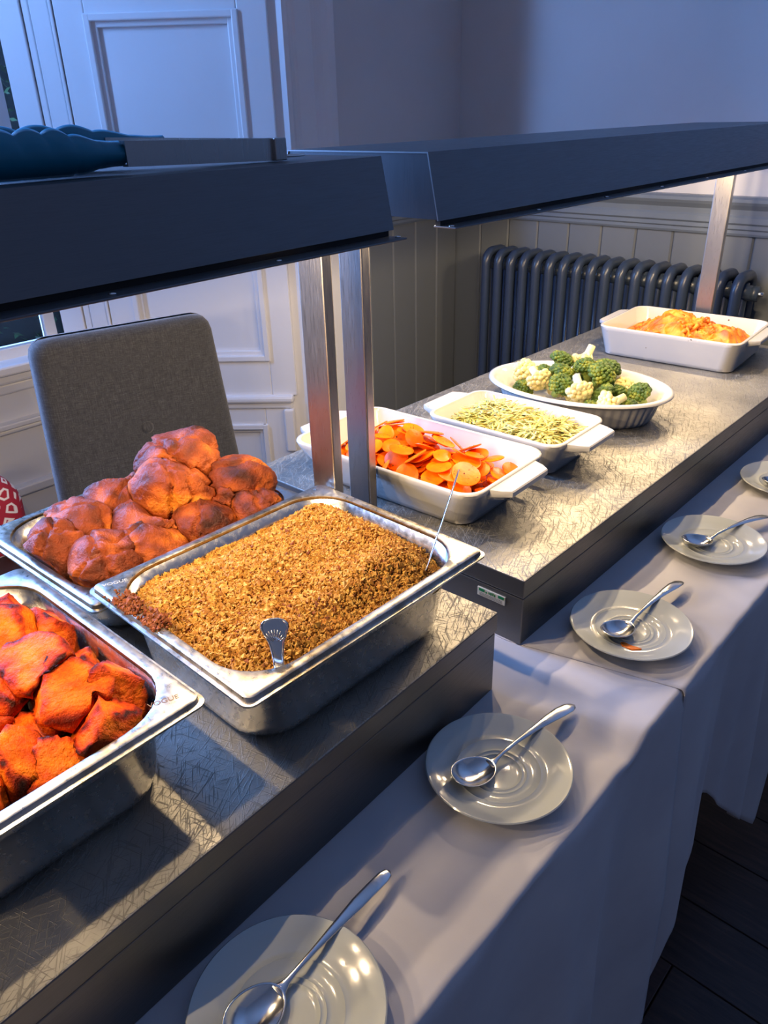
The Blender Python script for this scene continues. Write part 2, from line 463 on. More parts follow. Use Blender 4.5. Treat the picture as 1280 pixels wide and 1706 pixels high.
# architrave on the left wall beside the reveal
ap = [(0, 0.793), (0.012, 0.793), (0.03, 0.800), (0.034, 0.812), (0.030, 0.822), (0.020, 0.828), (0.018, 0.842), (0.022, 0.850), (0.022, 0.905),
      (0.028, 0.912), (0.036, 0.926), (0.042, 0.944), (0.042, 0.956), (0.036, 0.962), (0.036, 0.974), (0, 0.974)]
me = extrude_profile('architrave', [(XW - 0.014 + d, y) for d, y in ap], 0, 2.6, 'z')
mesh_obj('architrave', me, 'white', win, (-XW, -0.793, 0))
# window wall, sash and sill
XG = -1.84
YG = 0.368
def wobj(name, x0, x1, y0, y1, z0, z1, m='white', bevel=0.003, parent=None):
    o = box(name, x0, x1, y0, y1, z0, z1, m, None, bevel); o.parent = parent or win; o.location = (-XW, -0.793, 0) if parent is None else (0, 0, 0); return o
wobj('window_apron', XG - 0.06, XG + 0.03, -2.4, 0.40, 0, 0.735, bevel=0)
wobj('window_sill', XG - 0.05, XG + 0.09, -2.4, 0.43, 0.735, 0.762, bevel=0.006)
wobj('sill_moulding', XG, XG + 0.062, -2.4, 0.42, 0.704, 0.735, bevel=0.008)
wobj('sill_moulding', XG, XG + 0.045, -2.4, 0.41, 0.672, 0.702, bevel=0.006)
wobj('sill_moulding', XG, XG + 0.060, -2.4, 0.41, 0.575, 0.592, bevel=0.004)
wobj('sill_moulding', XG, XG + 0.050, -2.4, 0.41, 0.560, 0.573, bevel=0.004)
wobj('sill_moulding', XG, XG + 0.055, -2.4, 0.41, 0.365, 0.395, bevel=0.006)
wobj('bottom_rail', XG - 0.02, XG + 0.02, -2.35, YG, 0.76, 0.792)
wobj('sash_stile', XG - 0.02, XG + 0.03, YG, YG + 0.07, 0.76, 2.4)
wobj('sash_stile', XG - 0.02, XG + 0.03, -2.42, -2.35, 0.76, 2.4)
for yy in (0.284, -0.30, -0.90, -1.60): wobj('glazing_bar', XG - 0.014, XG + 0.014, yy, yy + 0.034, 0.79, 2.36)
for yy0, yy1 in ((0.318, YG), (-0.266, 0.284), (-0.866, -0.30), (-1.566, -0.90), (-2.35, -1.60)):
    wobj('pane', XG - 0.003, XG + 0.001, yy0, yy1, 0.79, 2.36, 'glass', 0)
wobj('head_rail', XG - 0.03, XG + 0.03, -2.42, 0.44, 2.36, 2.46)
wobj('lintel', -2.0, XW - 0.012, -2.6, 0.82, 2.46, 2.8, 'wall', 0)
# the wall beyond the bay, behind the camera's left
tag(box('wall_left', XW - 0.60, XW, -2.6, -2.42, 0, 2.47, 'wall', None, 0), kind='structure')

# hedge outside the window
def hedge():
    rnd = random.Random(3); v = []; f = []
    for i in range(5200):
        y = rnd.uniform(-2.2, 1.1); z = rnd.uniform(0.0, 2.2)
        x = -2.62 + 0.10 * noise.noise((y * 2.3, z * 2.3, 1.7)) + rnd.uniform(-0.06, 0.08)
        s = rnd.uniform(0.012, 0.03); a = rnd.uniform(0, 6.28); t = rnd.uniform(-0.9, 0.9)
        e = Euler((t, rnd.uniform(-0.8, 0.8), a)).to_matrix()
        k = len(v)
        for px, py, pz in ((-s, 0, 0), (0, -0.4 * s, 0.1 * s), (s, 0, -0.05 * s), (0, 0.4 * s, 0.1 * s)):
            q = e @ Vector((px, 0, py)) if i % 2 else e @ Vector((px, py, pz))
            v.append((x + q.x, y + q.y, max(0.0, z + q.z)))
        f.append((k, k + 1, k + 2, k + 3))
    return pydata('hedge', v, f)
hd = empty('hedge', (0, 0, 0), label='dark green leafy hedge growing outside the window', cat='hedge')
tag(mesh_obj('foliage', hedge(), 'leaf', hd), kind='stuff')
box('hedge_core', -3.1, -2.72, -2.2, 1.1, 0.0, 2.15, 'hedge_core', hd, 0.05)

# ------------------------------------------------------------------ column radiator
rad = empty('column_radiator', (-1.055, 1.40, 0), label='blue-grey column radiator standing against the boarded wall', cat='radiator')
RT = 0.972; rr = 0.0145; dep = 0.105
path = [(0, 0, 0.10)]
path += [(0, 0, 0.13), (0, 0, RT - 0.060)]
for i in range(9):
    a = R(180 - 90 * i / 8); path.append((0, 0.032 + 0.032 * math.cos(a), RT - 0.0145 - 0.032 + 0.032 * math.sin(a)))
for i in range(9):
    a = R(90 - 90 * i / 8); path.append((0, dep - 0.032 + 0.032 * math.cos(a), RT - 0.0145 - 0.032 + 0.032 * math.sin(a)))
path += [(0, dep, RT - 0.06), (0, dep, 0.10)]
sec = tube_mesh('section', path, rr, 12)
mid = tube_mesh('mid', [(0, dep / 2, 0.10), (0, dep / 2, RT - 0.03)], rr * 0.9, 10)
foot1 = tube_mesh('f', [(0, -0.012, 0.115), (0, dep + 0.012, 0.115)], 0.022, 12)
hub = tube_mesh('h', [(-0.024, dep / 2, RT - 0.055), (0.024, dep / 2, RT - 0.055)], 0.02, 12)
hub2 = tube_mesh('h', [(-0.024, dep / 2, 0.115), (0.024, dep / 2, 0.115)], 0.02, 12)
SEC = merge_meshes('section', [(m_, Matrix()) for m_ in (sec, mid, foot1, hub, hub2)])
SEC.polygons.foreach_set('use_smooth', [True] * len(SEC.polygons))
for i in range(18):
    mesh_obj('section', SEC, 'radiator', rad, (i * 0.0462, 0, 0))
for i in (0, 17):
    for yy in (0.0, dep): mesh_obj('foot', tube_mesh('foot', [(0, yy, 0), (0, yy, 0.11)], [0.02, 0.013], 10), 'radiator', rad, (i * 0.0462, 0, 0))
mesh_obj('end_plug', tube_mesh('end_plug', [(17 * 0.0462 + 0.02, dep / 2, RT - 0.055), (17 * 0.0462 + 0.04, dep / 2, RT - 0.055)], 0.02, 8), 'radiator', rad)
mesh_obj('bleed_valve', tube_mesh('bleed_valve', [(17 * 0.0462 + 0.03, dep / 2, RT - 0.055), (17 * 0.0462 + 0.052, dep / 2, RT - 0.055)], 0.006, 8), 'cutlery', rad)

# ------------------------------------------------------------------ dining chair behind the pudding pan
ch = empty('dining_chair', (-1.045, 0.117, 0), R(-12), label='charcoal fabric dining chair with a single button in its tall back', cat='chair')
def cushion(name, hx, hy, z0, z1, rad_, taper=1.0, lean=0.0, n=10):
    rings = []
    for i in range(25):
        t = 0.5 - 0.5 * math.cos(math.pi * i / 24); z = z0 + (z1 - z0) * t
        ins = 0.0
        e = min(z - z0, z1 - z)
        if e < rad_: ins = rad_ - math.sqrt(max(0, rad_ ** 2 - (rad_ - e) ** 2))
        sc = 1 + (taper - 1) * (1 - t)
        rings.append([(x - lean * t, y * sc, z_) for x, y, z_ in rrect(hx - ins * 0.7, hy - ins, min(hx, 0.03) * 0.98 - ins * 0.3, z, n)])
    return loft(name, rings)
cb = mesh_obj('backrest', cushion('backrest', 0.036, 0.194, 0.44, 0.972, 0.034, 1.14, 0.06), 'fabric', ch)
mesh_obj('button', lathe_mesh('button', [(0.0, -0.004), (0.014, -0.002), (0.0135, 0.001), (0.008, 0.0035), (0.001, 0.004)], 20), 'fabric', cb, (0.0325 - 0.041, 0.005, 0.755), (0, R(82), 0))
bpy.data.objects['button'].location = (0.0, 0.0, 0.757)
mesh_obj('seat', cushion('seat', 0.21, 0.205, 0.40, 0.48, 0.03), 'fabric', ch, (0.17, 0, 0))
for sx, sy in ((-0.02, -0.17), (-0.02, 0.17), (0.34, -0.17), (0.34, 0.17)):
    mesh_obj('leg', loft('leg', [rrect(0.014, 0.014, 0.003, 0, 2), rrect(0.021, 0.021, 0.003, 0.42, 2)], smooth=False), 'dark_wood', ch, (sx, sy, 0))

# red patterned chair beside it
rc = empty('tub_chair', (-1.25, -0.30, 0), R(0), label='red and white patterned tub chair by the window wall', cat='chair')
rings = []
for i in range(15):
    t = i / 14; z = 0.52 + 0.20 * t
    k = math.sqrt(max(0.02, 1 - (2 * t - 1) ** 2 * 0.9)) if t > 0.5 else 1.0 - 0.06 * (0.5 - t)
    rings.append([(x_, y_, z) for x_, y_, _ in rrect(0.06 * k + 0.02, 0.175 * (0.3 + 0.7 * k), 0.04 * k + 0.005, 0, 6)])
mesh_obj('backrest', loft('backrest', rings), 'red', rc)
mesh_obj('seat', loft('seat', [rrect(0.20, 0.16, 0.04, z) for z in (0.38, 0.40, 0.50, 0.525)]), 'dark_wood', rc, (0.12, 0, 0))
for sx, sy in ((-0.05, -0.13), (-0.05, 0.13), (0.28, -0.13), (0.28, 0.13)):
    mesh_obj('leg', tube_mesh('leg', [(0, 0, 0), (0, 0, 0.40)], [0.012, 0.018], 8), 'dark_wood', rc, (sx, sy, 0))

# ================================================================== TABLES AND CLOTHS
def table(name, x0, x1, y0, y1, h, label):
    t = empty(name, ((x0 + x1) / 2, (y0 + y1) / 2, 0), label=label, cat='table')
    hx, hy = (x1 - x0) / 2, (y1 - y0) / 2
    box('tabletop', -hx, hx, -hy, hy, h - 0.03, h, 'dark_wood', t, 0.004)
    for sx in (-1, 1):
        for sy in (-1, 1):
            mesh_obj('leg', tube_mesh('leg', [(0, 0, 0), (0, 0, h - 0.025)], 0.016, 10), 'table_leg', t, (sx * (hx - 0.06), sy * (hy - 0.08), 0))
    return t
table('trestle_table', -0.62, 0.183, -1.45, -0.03, TAB1 - 0.004, 'trestle table under the white cloth that carries the potato and crumble pans')
table('trestle_table', -0.62, 0.180, 0.03, 1.33, TAB2 - 0.005, 'trestle table under the white cloth that carries the four white dishes')

def hem_far(y):
    pts = [(-0.2, 0.10), (0.0, 0.142), (0.044, 0.25), (0.108, 0.275), (0.17, 0.37), (0.235, 0.405), (0.30, 0.335),
           (0.45, 0.195), (0.575, 0.075), (0.59, 0.30), (0.63, 0.46), (0.8, 0.5), (1.4, 0.45)]
    for (a, b), (c, d) in zip(pts, pts[1:]):
        if a <= y <= c: return b + (d - b) * (y - a) / (c - a)
    return 0.3
def cloth(name, y0, y1, top, xe, hem, wr, flare, seed, edge=None, ny=150, drop_back=0.25):
    """cloth over a table: back drop, top with creases, rounded edge, hanging side with folds"""
    S = []           # (kind, parameter)
    nb, nt, nh = 6, 64, 40
    for i in range(nb): S.append(('b', i / nb))
    for i in range(nt): S.append(('t', i / nt))
    for i in range(6): S.append(('e', i / 6))
    for i in range(nh + 1): S.append(('h', i / nh))
    v = []; f = []
    XB = -0.64; re = 0.008
    for j in range(ny + 1):
        yb = y0 + (y1 - y0) * j / ny
        for kind, t in S:
            y = yb
            if kind == 'b': x, z = XB, top - drop_back * (1 - t); nx = 0
            elif kind == 't': x, z = XB + (xe - re - XB) * t, top
            elif kind == 'e':
                a = R(90 * t); x, z = xe - re + re * math.sin(a), top - re + re * math.cos(a)
            else:
                zh = hem(yb) if hem else 0.1
                z = top - re + (zh - top + re) * t
                d = 1 - (z / top); d = max(0, d)
                fold = math.sin(yb * 23 + 2.2 * noise.noise((yb * 2.2, seed, 0))) * 0.010 + math.sin(yb * 51 + 3 * noise.noise((yb * 5, seed, 4))) * 0.004
                x = xe + flare * d + fold * min(1, d * 2.2) * 1.4 + 0.004 * noise.noise((yb * 9, z * 4, seed))
            if kind in 'te':
                # gentle creases, none right under the units
                q = wr(x, edge(x, y, yb, j / ny) if edge else y)
                z += q
            if edge:
                y = edge(x, y, yb, j / ny)
            v.append((x, y, z))
    w = len(S)
    for j in range(ny):
        for i in range(w - 1):
            a = j * w + i; f.append((a, a + 1, a + w + 1, a + w))
    me = pydata(name, v, f, True)
    return me
def sm(a, b, t):
    t = max(0, min(1, (t - a) / (b - a))); return t * t * (3 - 2 * t)
def plate_mask(x, y, spots):
    m = 1.0
    for px, py in spots: m *= sm(0.034, 0.085, math.hypot(x - px, y - py))
    return m
def crease1(x, y):
    front = B0.x - (y - B0.y) * math.sin(T1)            # front edge of the unit standing on this cloth
    m = sm(front + 0.004, front + 0.05, x) * plate_mask(x, y, ((0.115, -0.50), (0.096, -0.188))) * (1 - sm(-0.03, 0.0, y))
    q = 0.0034 * noise.noise((x * 7, y * 16, 3.1)) + 0.0030 * noise.noise((x * 18 + y * 9, y * 34, 8.0)) + 0.0016 * (1 - 2 * abs(noise.noise((x * 14 - y * 10, y * 22 + x * 8, 2.0))))
    r = math.sin((y * 0.95 - x * 0.45) * 95 + 2.0 * noise.noise((x * 5, y * 5, 1))) * 0.0042 * math.exp(-((y + 0.055) / 0.06) ** 2)
    b = max(-0.0022, m * (q + r + 0.001))
    return b + (TAB2 - TAB1 - 0.0013) * sm(-0.072, -0.012, y)   # rises to the other table at the joint
def crease2(x, y):
    m = sm(0.004, 0.04, x) * plate_mask(x, y, ((0.095, 0.112), (0.091, 0.397), (0.108, 0.69))) * sm(0.012, 0.05, y - max(0, x + 0.02) * 0.26)
    q = 0.0030 * noise.noise((x * 9, y * 14, 13.1)) + 0.0026 * noise.noise((x * 16 + y * 8, y * 36, 5.0)) + 0.0014 * (1 - 2 * abs(noise.noise((x * 14 - y * 10, y * 22 + x * 8, 6.0))))
    r = 0.004 * abs(math.sin((y - 0.6 * x) * 60)) * sm(0.46, 0.56, y) * sm(0.05, 0.1, x) * (1 - sm(0.62, 0.66, y))
    return max(-0.0024, m * (q + r + 0.001))
c1 = cloth('tablecloth', -1.5, 0.06, TAB1, 0.192, lambda y: 0.10, crease1, 0.024, 9.0)
o = mesh_obj('tablecloth', c1, 'cloth', None, label='creased white tablecloth under the hot plate that carries steel pans', cat='tablecloth')
def edge2(x, y, yb, t):
    return y + (1 - sm(0, 0.35, t)) * max(0, x + 0.02) * 0.26
c2 = cloth('tablecloth', 0.0, 1.36, TAB2, 0.195, hem_far, crease2, 0.024, 9.0, edge2, 170)
o2 = mesh_obj('tablecloth', c2, 'cloth', None, label='white tablecloth with an uneven hem under the hot plate that carries ceramic dishes', cat='tablecloth')
for q in (o, o2):
    md = q.modifiers.new('thickness', 'SOLIDIFY'); md.thickness = 0.0012; md.offset = -1

# ================================================================== HEATED GANTRY UNITS
def gantry(name, loc, rz, base_z, W, y0, y1, hood_c, posts, hood_y, label, lamps, cxl, post_dx):
    """origin at the front far/near corner; x to the customer side is 0, back is -W"""
    g_ = empty(name, (loc[0], loc[1], base_z), rz, label=label, cat='hot plate')
    H = TOP - base_z
    # base body, slightly recessed below a folded top
    box('base_body', -W + 0.0015, -0.0015, y0 + 0.0015, y1 - 0.0015, 0.0, H - 0.0285, 'steel_side', g_, 0.0015)
    box('seam', -W + 0.004, -0.004, y0 + 0.004, y1 - 0.004, H - 0.0286, H - 0.0268, 'black_gap', g_, 0)
    tp = box('top_plate', -W, 0, y0, y1, H - 0.0269, H, 'scratched', g_, 0.0018)
    tp.data.materials.append(M['steel_side'])
    for p in tp.data.polygons:
        p.material_index = 0 if p.normal.z > 0.5 else 1
    # posts
    for yp in posts:
        p = mesh_obj('post', loft('post', [rrect(0.02, 0.0078, 0.002, H - 0.002, 2), rrect(0.02, 0.0078, 0.002, 1.262 - base_z, 2)], smooth=False), 'steel_post', g_, (hood_c + post_dx, yp, 0))
        box('post_foot', -0.032, 0.032, -0.0078, 0.0078, H - 0.001, H + 0.003, 'steel_post', p, 0.001)
    # hood: tapered open tray with flanges
    zt, zb = 1.322 - base_z, 1.2535 - base_z
    ht, hb = 0.1125, 0.1275
    a, b = hood_y
    vts = []
    th = 0.0015
    sh = [(-ht, zt), (ht, zt), (hb, zb)]
    outer = [(-hb, zb), (-ht, zt), (ht, zt), (hb, zb)]
    inner = [(hb - th, zb), (ht - th, zt - th), (-ht + th, zt - th), (-hb + th, zb)]
    me = extrude_profile('hood_shell', [(hood_c + x_, z_) for x_, z_ in outer + inner], a, b, 'y')
    hs = mesh_obj('hood_shell', me, 'steel_hood', g_)
    for yy, s in ((a, 1), (b, -1)):
        me = extrude_profile('end_plate', [(hood_c - hb + 0.002, zb + 0.001), (hood_c - ht + 0.002, zt - 0.001), (hood_c + ht - 0.002, zt - 0.001), (hood_c + hb - 0.002, zb + 0.001)],
                             yy + s * 0.001, yy + s * 0.0025, 'y')
        mesh_obj('end_plate', me, 'steel_end', hs)
    fi = 0.004
    for s in (1, -1):
        x0_, x1_ = sorted((hood_c + s * (hb - 0.010), hood_c + s * (hb + 0.021)))
        fl = box('hood_flange', x0_, x1_, a + fi, b - fi, zb - 0.0075, zb - 0.0055, 'steel_hood', g_, 0.0006)
        ny = max(2, int((b - a) / 0.16))
        for i in range(ny + 1):
            mesh_obj('screw', lathe_mesh('screw', [(0.0, 0.0), (0.0032, 0.0), (0.003, 0.0012), (0.001, 0.0016)], 10), 'cutlery', fl,
                     (hood_c + s * (hb + 0.012), a + 0.008 + (b - a - 0.016) * i / ny, zb - 0.0056))
        box('hood_gap_shade', *sorted((hood_c + s * (hb - 0.009), hood_c + s * (hb - 0.002))), a + 0.006, b - 0.006, zb - 0.0056, zb + 0.001, 'black_gap', g_, 0)  # black strip standing in for the shade in the gap above the flange
    # lamps under the hood
    rf = box('lamp_reflector', hood_c - 0.05, hood_c + 0.05, a + 0.03, b - 0.03, zt - 0.012, zt - 0.009, 'steel_post', g_, 0)
    for yl, cx_ in [(q, c) for c in cxl for q in lamps]:
        lm = mesh_obj('heat_lamp', tube_mesh('heat_lamp', [(0, -0.05, 0), (0, 0.05, 0)], 0.006, 10), 'bulb', g_, (hood_c + cx_, yl, zt - 0.028))
        for s in (-1, 1):
            box('lamp_holder', -0.008, 0.008, s * 0.058 - 0.008, s * 0.058 + 0.008, -0.008, 0.018, 'ceramic', lm, 0.001)
        d = bpy.data.lights.new('heat_lamp_light', 'POINT'); d.energy = LAMP_W[0] if cx_ == cxl[0] else LAMP_W[1]; d.color = LAMP_COLOUR; d.shadow_soft_size = 0.006
        lo = bpy.data.objects.new('heat_lamp_light', d); COL.objects.link(lo); lo.parent = g_; lo.location = (hood_c + cx_, yl, zt - 0.040)
    return g_
g2 = gantry('heated_gantry', (0, 0), 0.0, TAB2, 0.527, 0.0, 1.245, -0.268, (0.0086, 1.223), (0.0005, 1.25),
            'steel hot plate with overhead lamp hood carrying the white ceramic dishes', (0.16, 0.46, 0.78, 1.08), (-0.01, 0.104), -0.012)
g1 = gantry('heated_gantry', B0, T1, TAB1, 0.527, -1.30, 0.0, -0.277, (-0.0078, -1.28), (-1.32, 0.002),
            'steel hot plate with overhead lamp hood carrying the steel pans, tongs on its hood', (-0.16, -0.46, -0.78, -1.08), (0.018, 0.103), 0.018)
# rating label on the end of the far unit
sk = box('rating_sticker', -0.0695, -0.0265, -0.0004, 0.0018, 0.797 - TAB2, 0.8095 - TAB2, 'sticker', g2, 0.0003)
for i, (xa, xb, za, zb) in enumerate(((-0.067, -0.058, 0.8045, 0.8085), (-0.0565, -0.054, 0.8040, 0.8065), (-0.052, -0.050, 0.8045, 0.8075), (-0.049, -0.047, 0.8040, 0.8080), (-0.046, -0.044, 0.8045, 0.8085),
                                      (-0.043, -0.0412, 0.8040, 0.8075), (-0.037, -0.028, 0.8050, 0.8088))):
    box('sticker_mark', xa, xb, -0.0007, 0.0, za - TAB2, zb - TAB2, 'sticker_green', sk, 0)
for za in (0.8022, 0.8004, 0.7988): box('sticker_mark', -0.066, -0.031, -0.0006, 0.0, za - TAB2 - 0.0004, za - TAB2 + 0.0003, 'sticker_grey', sk, 0)

# ================================================================== STEEL GASTRONORM PANS
def gn_pan(name, centre, rz, hx, hy, depth, rimz, label):
    p = empty(name, (centre.x, centre.y, rimz - depth + 0.0008), rz, label=label, cat='pan')
    d = depth
    rim = [rrect(hx, hy, 0.010, d - 0.0075), rrect(hx, hy, 0.010, d - 0.0055), rrect(hx - 0.0035, hy - 0.0035, 0.008, d - 0.005), rrect(hx - 0.0045, hy - 0.0045, 0.008, d - 0.001), rrect(hx - 0.006, hy - 0.006, 0.008, d),
           rrect(hx - 0.0125, hy - 0.0125, 0.055, d), rrect(hx - 0.0145, hy - 0.0145, 0.054, d - 0.0008), rrect(hx - 0.0155, hy - 0.0155, 0.053, d - 0.004)]
    o = mesh_obj('rim', shade_auto(loft('rim', rim, False, False), 35), 'steel_rim', p)
    md = o.modifiers.new('t', 'SOLIDIFY'); md.thickness = 0.0009; md.offset = -1
    wall = [rrect(hx - 0.0155, hy - 0.0155, 0.053, d - 0.004), rrect(hx - 0.017, hy - 0.017, 0.052, d - 0.026), rrect(hx - 0.0205, hy - 0.0205, 0.050, d - 0.030),
            rrect(hx - 0.026, hy - 0.026, 0.046, 0.020), rrect(hx - 0.029, hy - 0.029, 0.044, 0.009), rrect(hx - 0.037, hy - 0.037, 0.036, 0.0022), rrect(hx - 0.048, hy - 0.048, 0.03, 0.0)]
    o = mesh_obj('basin', shade_auto(loft('basin', wall, False, True), 50), 'steel_pan', p)
    md = o.modifiers.new('t', 'SOLIDIFY'); md.thickness = 0.0009; md.offset = 1
    return p
pc_ = u1(-0.139, -0.1845); P_CR = gn_pan('gastronorm_pan', pc_, T1 - R(2.6), 0.1325, 0.1625, 0.097, TOP + 0.097, 'deep steel pan full of golden crumble with two spoons')
pp_ = u1(-0.2125, -0.4945); P_PO = gn_pan('gastronorm_pan', pp_, T1 - R(1.2), 0.1625, 0.1325, 0.097, TOP + 0.097, 'deep steel pan of orange roast potatoes')
py_ = u1(-0.4055, -0.1790); P_YO = gn_pan('gastronorm_pan', py_, T1, 0.1325, 0.1625, 0.070, TOP + 0.070, 'shallow steel pan heaped with brown puddings')
def stamp(pan, loc, rz, size, m):
    cu = bpy.data.curves.new('stamp', 'FONT'); cu.body = 'VOGUE'; cu.size = size; cu.extrude = 0.00012; cu.align_x = 'CENTER'
    o = bpy.data.objects.new('stamp', cu); COL.objects.link(o); o.parent = pan; o.location = loc; o.rotation_euler = (0, 0, rz)
    dg = bpy.context.evaluated_depsgraph_get(); me = bpy.data.meshes.new_from_object(o.evaluated_get(dg))
    bpy.data.objects.remove(o); mesh_obj('stamp', me, None, pan, loc, (0, 0, rz)); me.materials.clear(); me.materials.append(M[m])
stamp(P_CR, (-0.112, -0.140, 0.09705), R(70), 0.0075, 'engrave')
stamp(P_PO, (0.142, 0.104, 0.09705), R(70), 0.0075, 'engrave_brown')

# ================================================================== FOOD IN THE PANS
def ico(sub):
    bm = bmesh.new(); bmesh.ops.create_icosphere(bm, subdivisions=sub, radius=1); return bm
def set_attr(me, name, vals):
    a = me.attributes.new(name, 'FLOAT', 'POINT'); a.data.foreach_set('value', vals)

def fit_in_pan(me, loc, rot, centre, rz, hx, hy, depth, rimz):
    mw = Matrix.Translation(loc) @ Euler(rot).to_matrix().to_4x4(); mi = mw.inverted()
    c_, s_ = math.cos(-rz), math.sin(-rz); zb = rimz - depth
    for v in me.vertices:
        p = mw @ v.co; dx, dy = p.x - centre.x, p.y - centre.y
        lx, ly = dx * c_ - dy * s_, dx * s_ + dy * c_; h = p.z - zb
        h2 = max(h, 0.003); q = max(0.0, depth + 0.006 - h2)
        ax, ay = hx - 0.0185 - 0.12 * q, hy - 0.0185 - 0.12 * q; free = sm(depth + 0.004, depth + 0.03, h2) * 0.03
        ax += free; ay += free; k = 1.0
        while k > 0.3 and not in_rr(lx * k, ly * k, ax, ay, 0.046): k -= 0.01
        lx *= k; ly *= k
        w = Vector((centre.x + lx * c_ + ly * s_, centre.y - lx * s_ + ly * c_, h2 + zb))
        v.co = mi @ w
def press_apart(items, passes=6):
    """items: (mesh, location, rotation). Where two meet, both are flattened onto the plane of their contact line."""
    W = []
    for me, loc, rot in items:
        mw = Matrix.Translation(loc) @ Euler(rot).to_matrix().to_4x4()
        W.append([[mw @ v.co for v in me.vertices], [tuple(p.vertices) for p in me.polygons], mw.inverted(), me])
    def inside(t, p):
        n = 0; o = p.copy(); d = Vector((0.31, 0.17, 0.935)).normalized()
        while n < 20:
            h = t.ray_cast(o, d)
            if h[0] is None: break
            n += 1; o = h[0] + d * 1e-6
        return n % 2 == 1
    for k in range(passes):
        T = [BVHTree.FromPolygons(w[0], w[1]) for w in W]
        for i in range(len(W)):
            for j in range(i + 1, len(W)):
                ov = T[i].overlap(T[j])
                if not ov: continue
                P = np.array([W[i][0][W[i][1][a][0]] for a, b in ov]); c = P.mean(0)
                ca = np.array(W[i][0]).mean(0); cb = np.array(W[j][0]).mean(0); ax = (cb - ca) / (np.linalg.norm(cb - ca) + 1e-9)
                n = ax
                if len(P) > 12:
                    w_, v_ = np.linalg.eigh(np.cov((P - c).T)); q = v_[:, 0]; q = q if q @ ax > 0 else -q
                    if w_[0] < 0.25 * w_[1] and q @ ax > 0.35: n = q
                n = Vector(n); c = Vector(c)
                for me_, tr, sg in ((i, T[j], 1), (j, T[i], -1)):
                    vs_ = W[me_][0]
                    for q in range(len(vs_)):
                        e = (vs_[q] - c).dot(n) * sg
                        if e > 0.0001 and inside(tr, vs_[q]): vs_[q] = vs_[q] - n * (sg * (e - 0.0001))
                T[i] = BVHTree.FromPolygons(W[i][0], W[i][1]); T[j] = BVHTree.FromPolygons(W[j][0], W[j][1])
    for vs_, ps, mi, me in W:
        me.vertices.foreach_set('co', [x for p in vs_ for x in (mi @ p)]); me.update()
def in_rr(x, y, hx, hy, r):
    ax, ay = abs(x) - (hx - r), abs(y) - (hy - r)
    if ax <= 0 or ay <= 0: return abs(x) <= hx and abs(y) <= hy
    return ax * ax + ay * ay <= r * r
def potato_mesh(seed, sx, sy, sz):
    rnd = random.Random(seed); bm = ico(4); pl = []
    for i in range(7):
        while True:
            n = Vector((rnd.gauss(0, 1), rnd.gauss(0, 1), rnd.gauss(0, 1))).normalized()
            if all(n.dot(q) < 0.55 for q, _ in pl) or rnd.random() < 0.02: break
        pl.append((n, rnd.uniform(0.55, 0.86)))
    cr = []
    for v in bm.verts:
        d = v.co.normalized(); vals = sorted([0.0 + dist / max(1e-3, n.dot(d)) for n, dist in pl if n.dot(d) > 0.05] or [1.0])
        vals = [min(q, 1.35) for q in vals] + [1.35, 1.35]
        k = 30.0
        r = -math.log(sum(math.exp(-k * q) for q in vals[:4])) / k
        e = math.exp(-((vals[1] - vals[0]) / 0.13) ** 2)
        w = 0.055 * noise.noise(d * 2.5 + Vector((seed, 0, 0))) + 0.022 * noise.noise(d * 8 + Vector((0, seed, 0))) + 0.036 * noise.noise(d * 15 + Vector((0, seed, 5))) * (0.7 + 1.6 * e) + 0.05 * e
        r = min(r, 1.15) + w
        v.co = Vector((d.x * r * sx, d.y * r * sy, d.z * r * sz))
        cr.append(0.28 + 0.80 * e * (0.5 + rnd.random() * 0.2 + 0.9 * noise.noise(d * 3 + Vector((seed, 9, 1)))) + 0.24 * noise.noise(d * 1.6 + Vector((3, seed, 1))))
    me = bm_mesh('roast_potato', bm, True); set_attr(me, 'crisp', cr); return me
POT = [(-0.305, -0.415, 0.925, 0.026), (-0.239, -0.404, 0.928, 0.031), (-0.238, -0.440, 0.940, 0.033), (-0.183, -0.440, 0.950, 0.029), (-0.190, -0.478, 0.938, 0.029), (-0.147, -0.434, 0.936, 0.036), (-0.193, -0.398, 0.914, 0.021), (-0.130, -0.405, 0.925, 0.030), (-0.100, -0.438, 0.924, 0.029), (-0.139, -0.468, 0.920, 0.027),
       (-0.167, -0.495, 0.925, 0.026), (-0.110, -0.502, 0.932, 0.026), (-0.094, -0.482, 0.924, 0.027), (-0.098, -0.532, 0.925, 0.025), (-0.285, -0.465, 0.930, 0.032), (-0.235, -0.490, 0.930, 0.031), (-0.200, -0.530, 0.925, 0.031), (-0.260, -0.540, 0.925, 0.031), (-0.315, -0.520, 0.920, 0.030), (-0.150, -0.560, 0.920, 0.030),
       (-0.225, -0.575, 0.915, 0.027), (-0.115, -0.46, 0.889, 0.031), (-0.175, -0.435, 0.889, 0.033), (-0.150, -0.50, 0.889, 0.033), (-0.115, -0.535, 0.887, 0.030), (-0.235, -0.435, 0.889, 0.032)]
rp = random.Random(11)
pressed = []
for i, (x_, y_, z_, h_) in enumerate(POT):
    me = potato_mesh(100 + i * 3.7, h_ * rp.uniform(1.1, 1.35), h_ * rp.uniform(0.95, 1.15), h_ * rp.uniform(0.85, 1.05))
    w_ = u1(x_, y_, z_)
    rt_ = (rp.uniform(-0.5, 0.5), rp.uniform(-0.5, 0.5), rp.uniform(0, 6.28)); fit_in_pan(me, w_, rt_, pp_, T1 - R(1.2), 0.1625, 0.1325, 0.097, TOP + 0.097)
    pressed.append((me, w_, rt_))
    mesh_obj('roast_potato', me, 'potato', None, w_, rt_,
             label='chunky roast potato with crisp dark edges in the potato pan', cat='potato', group='roast potatoes in the steel pan')

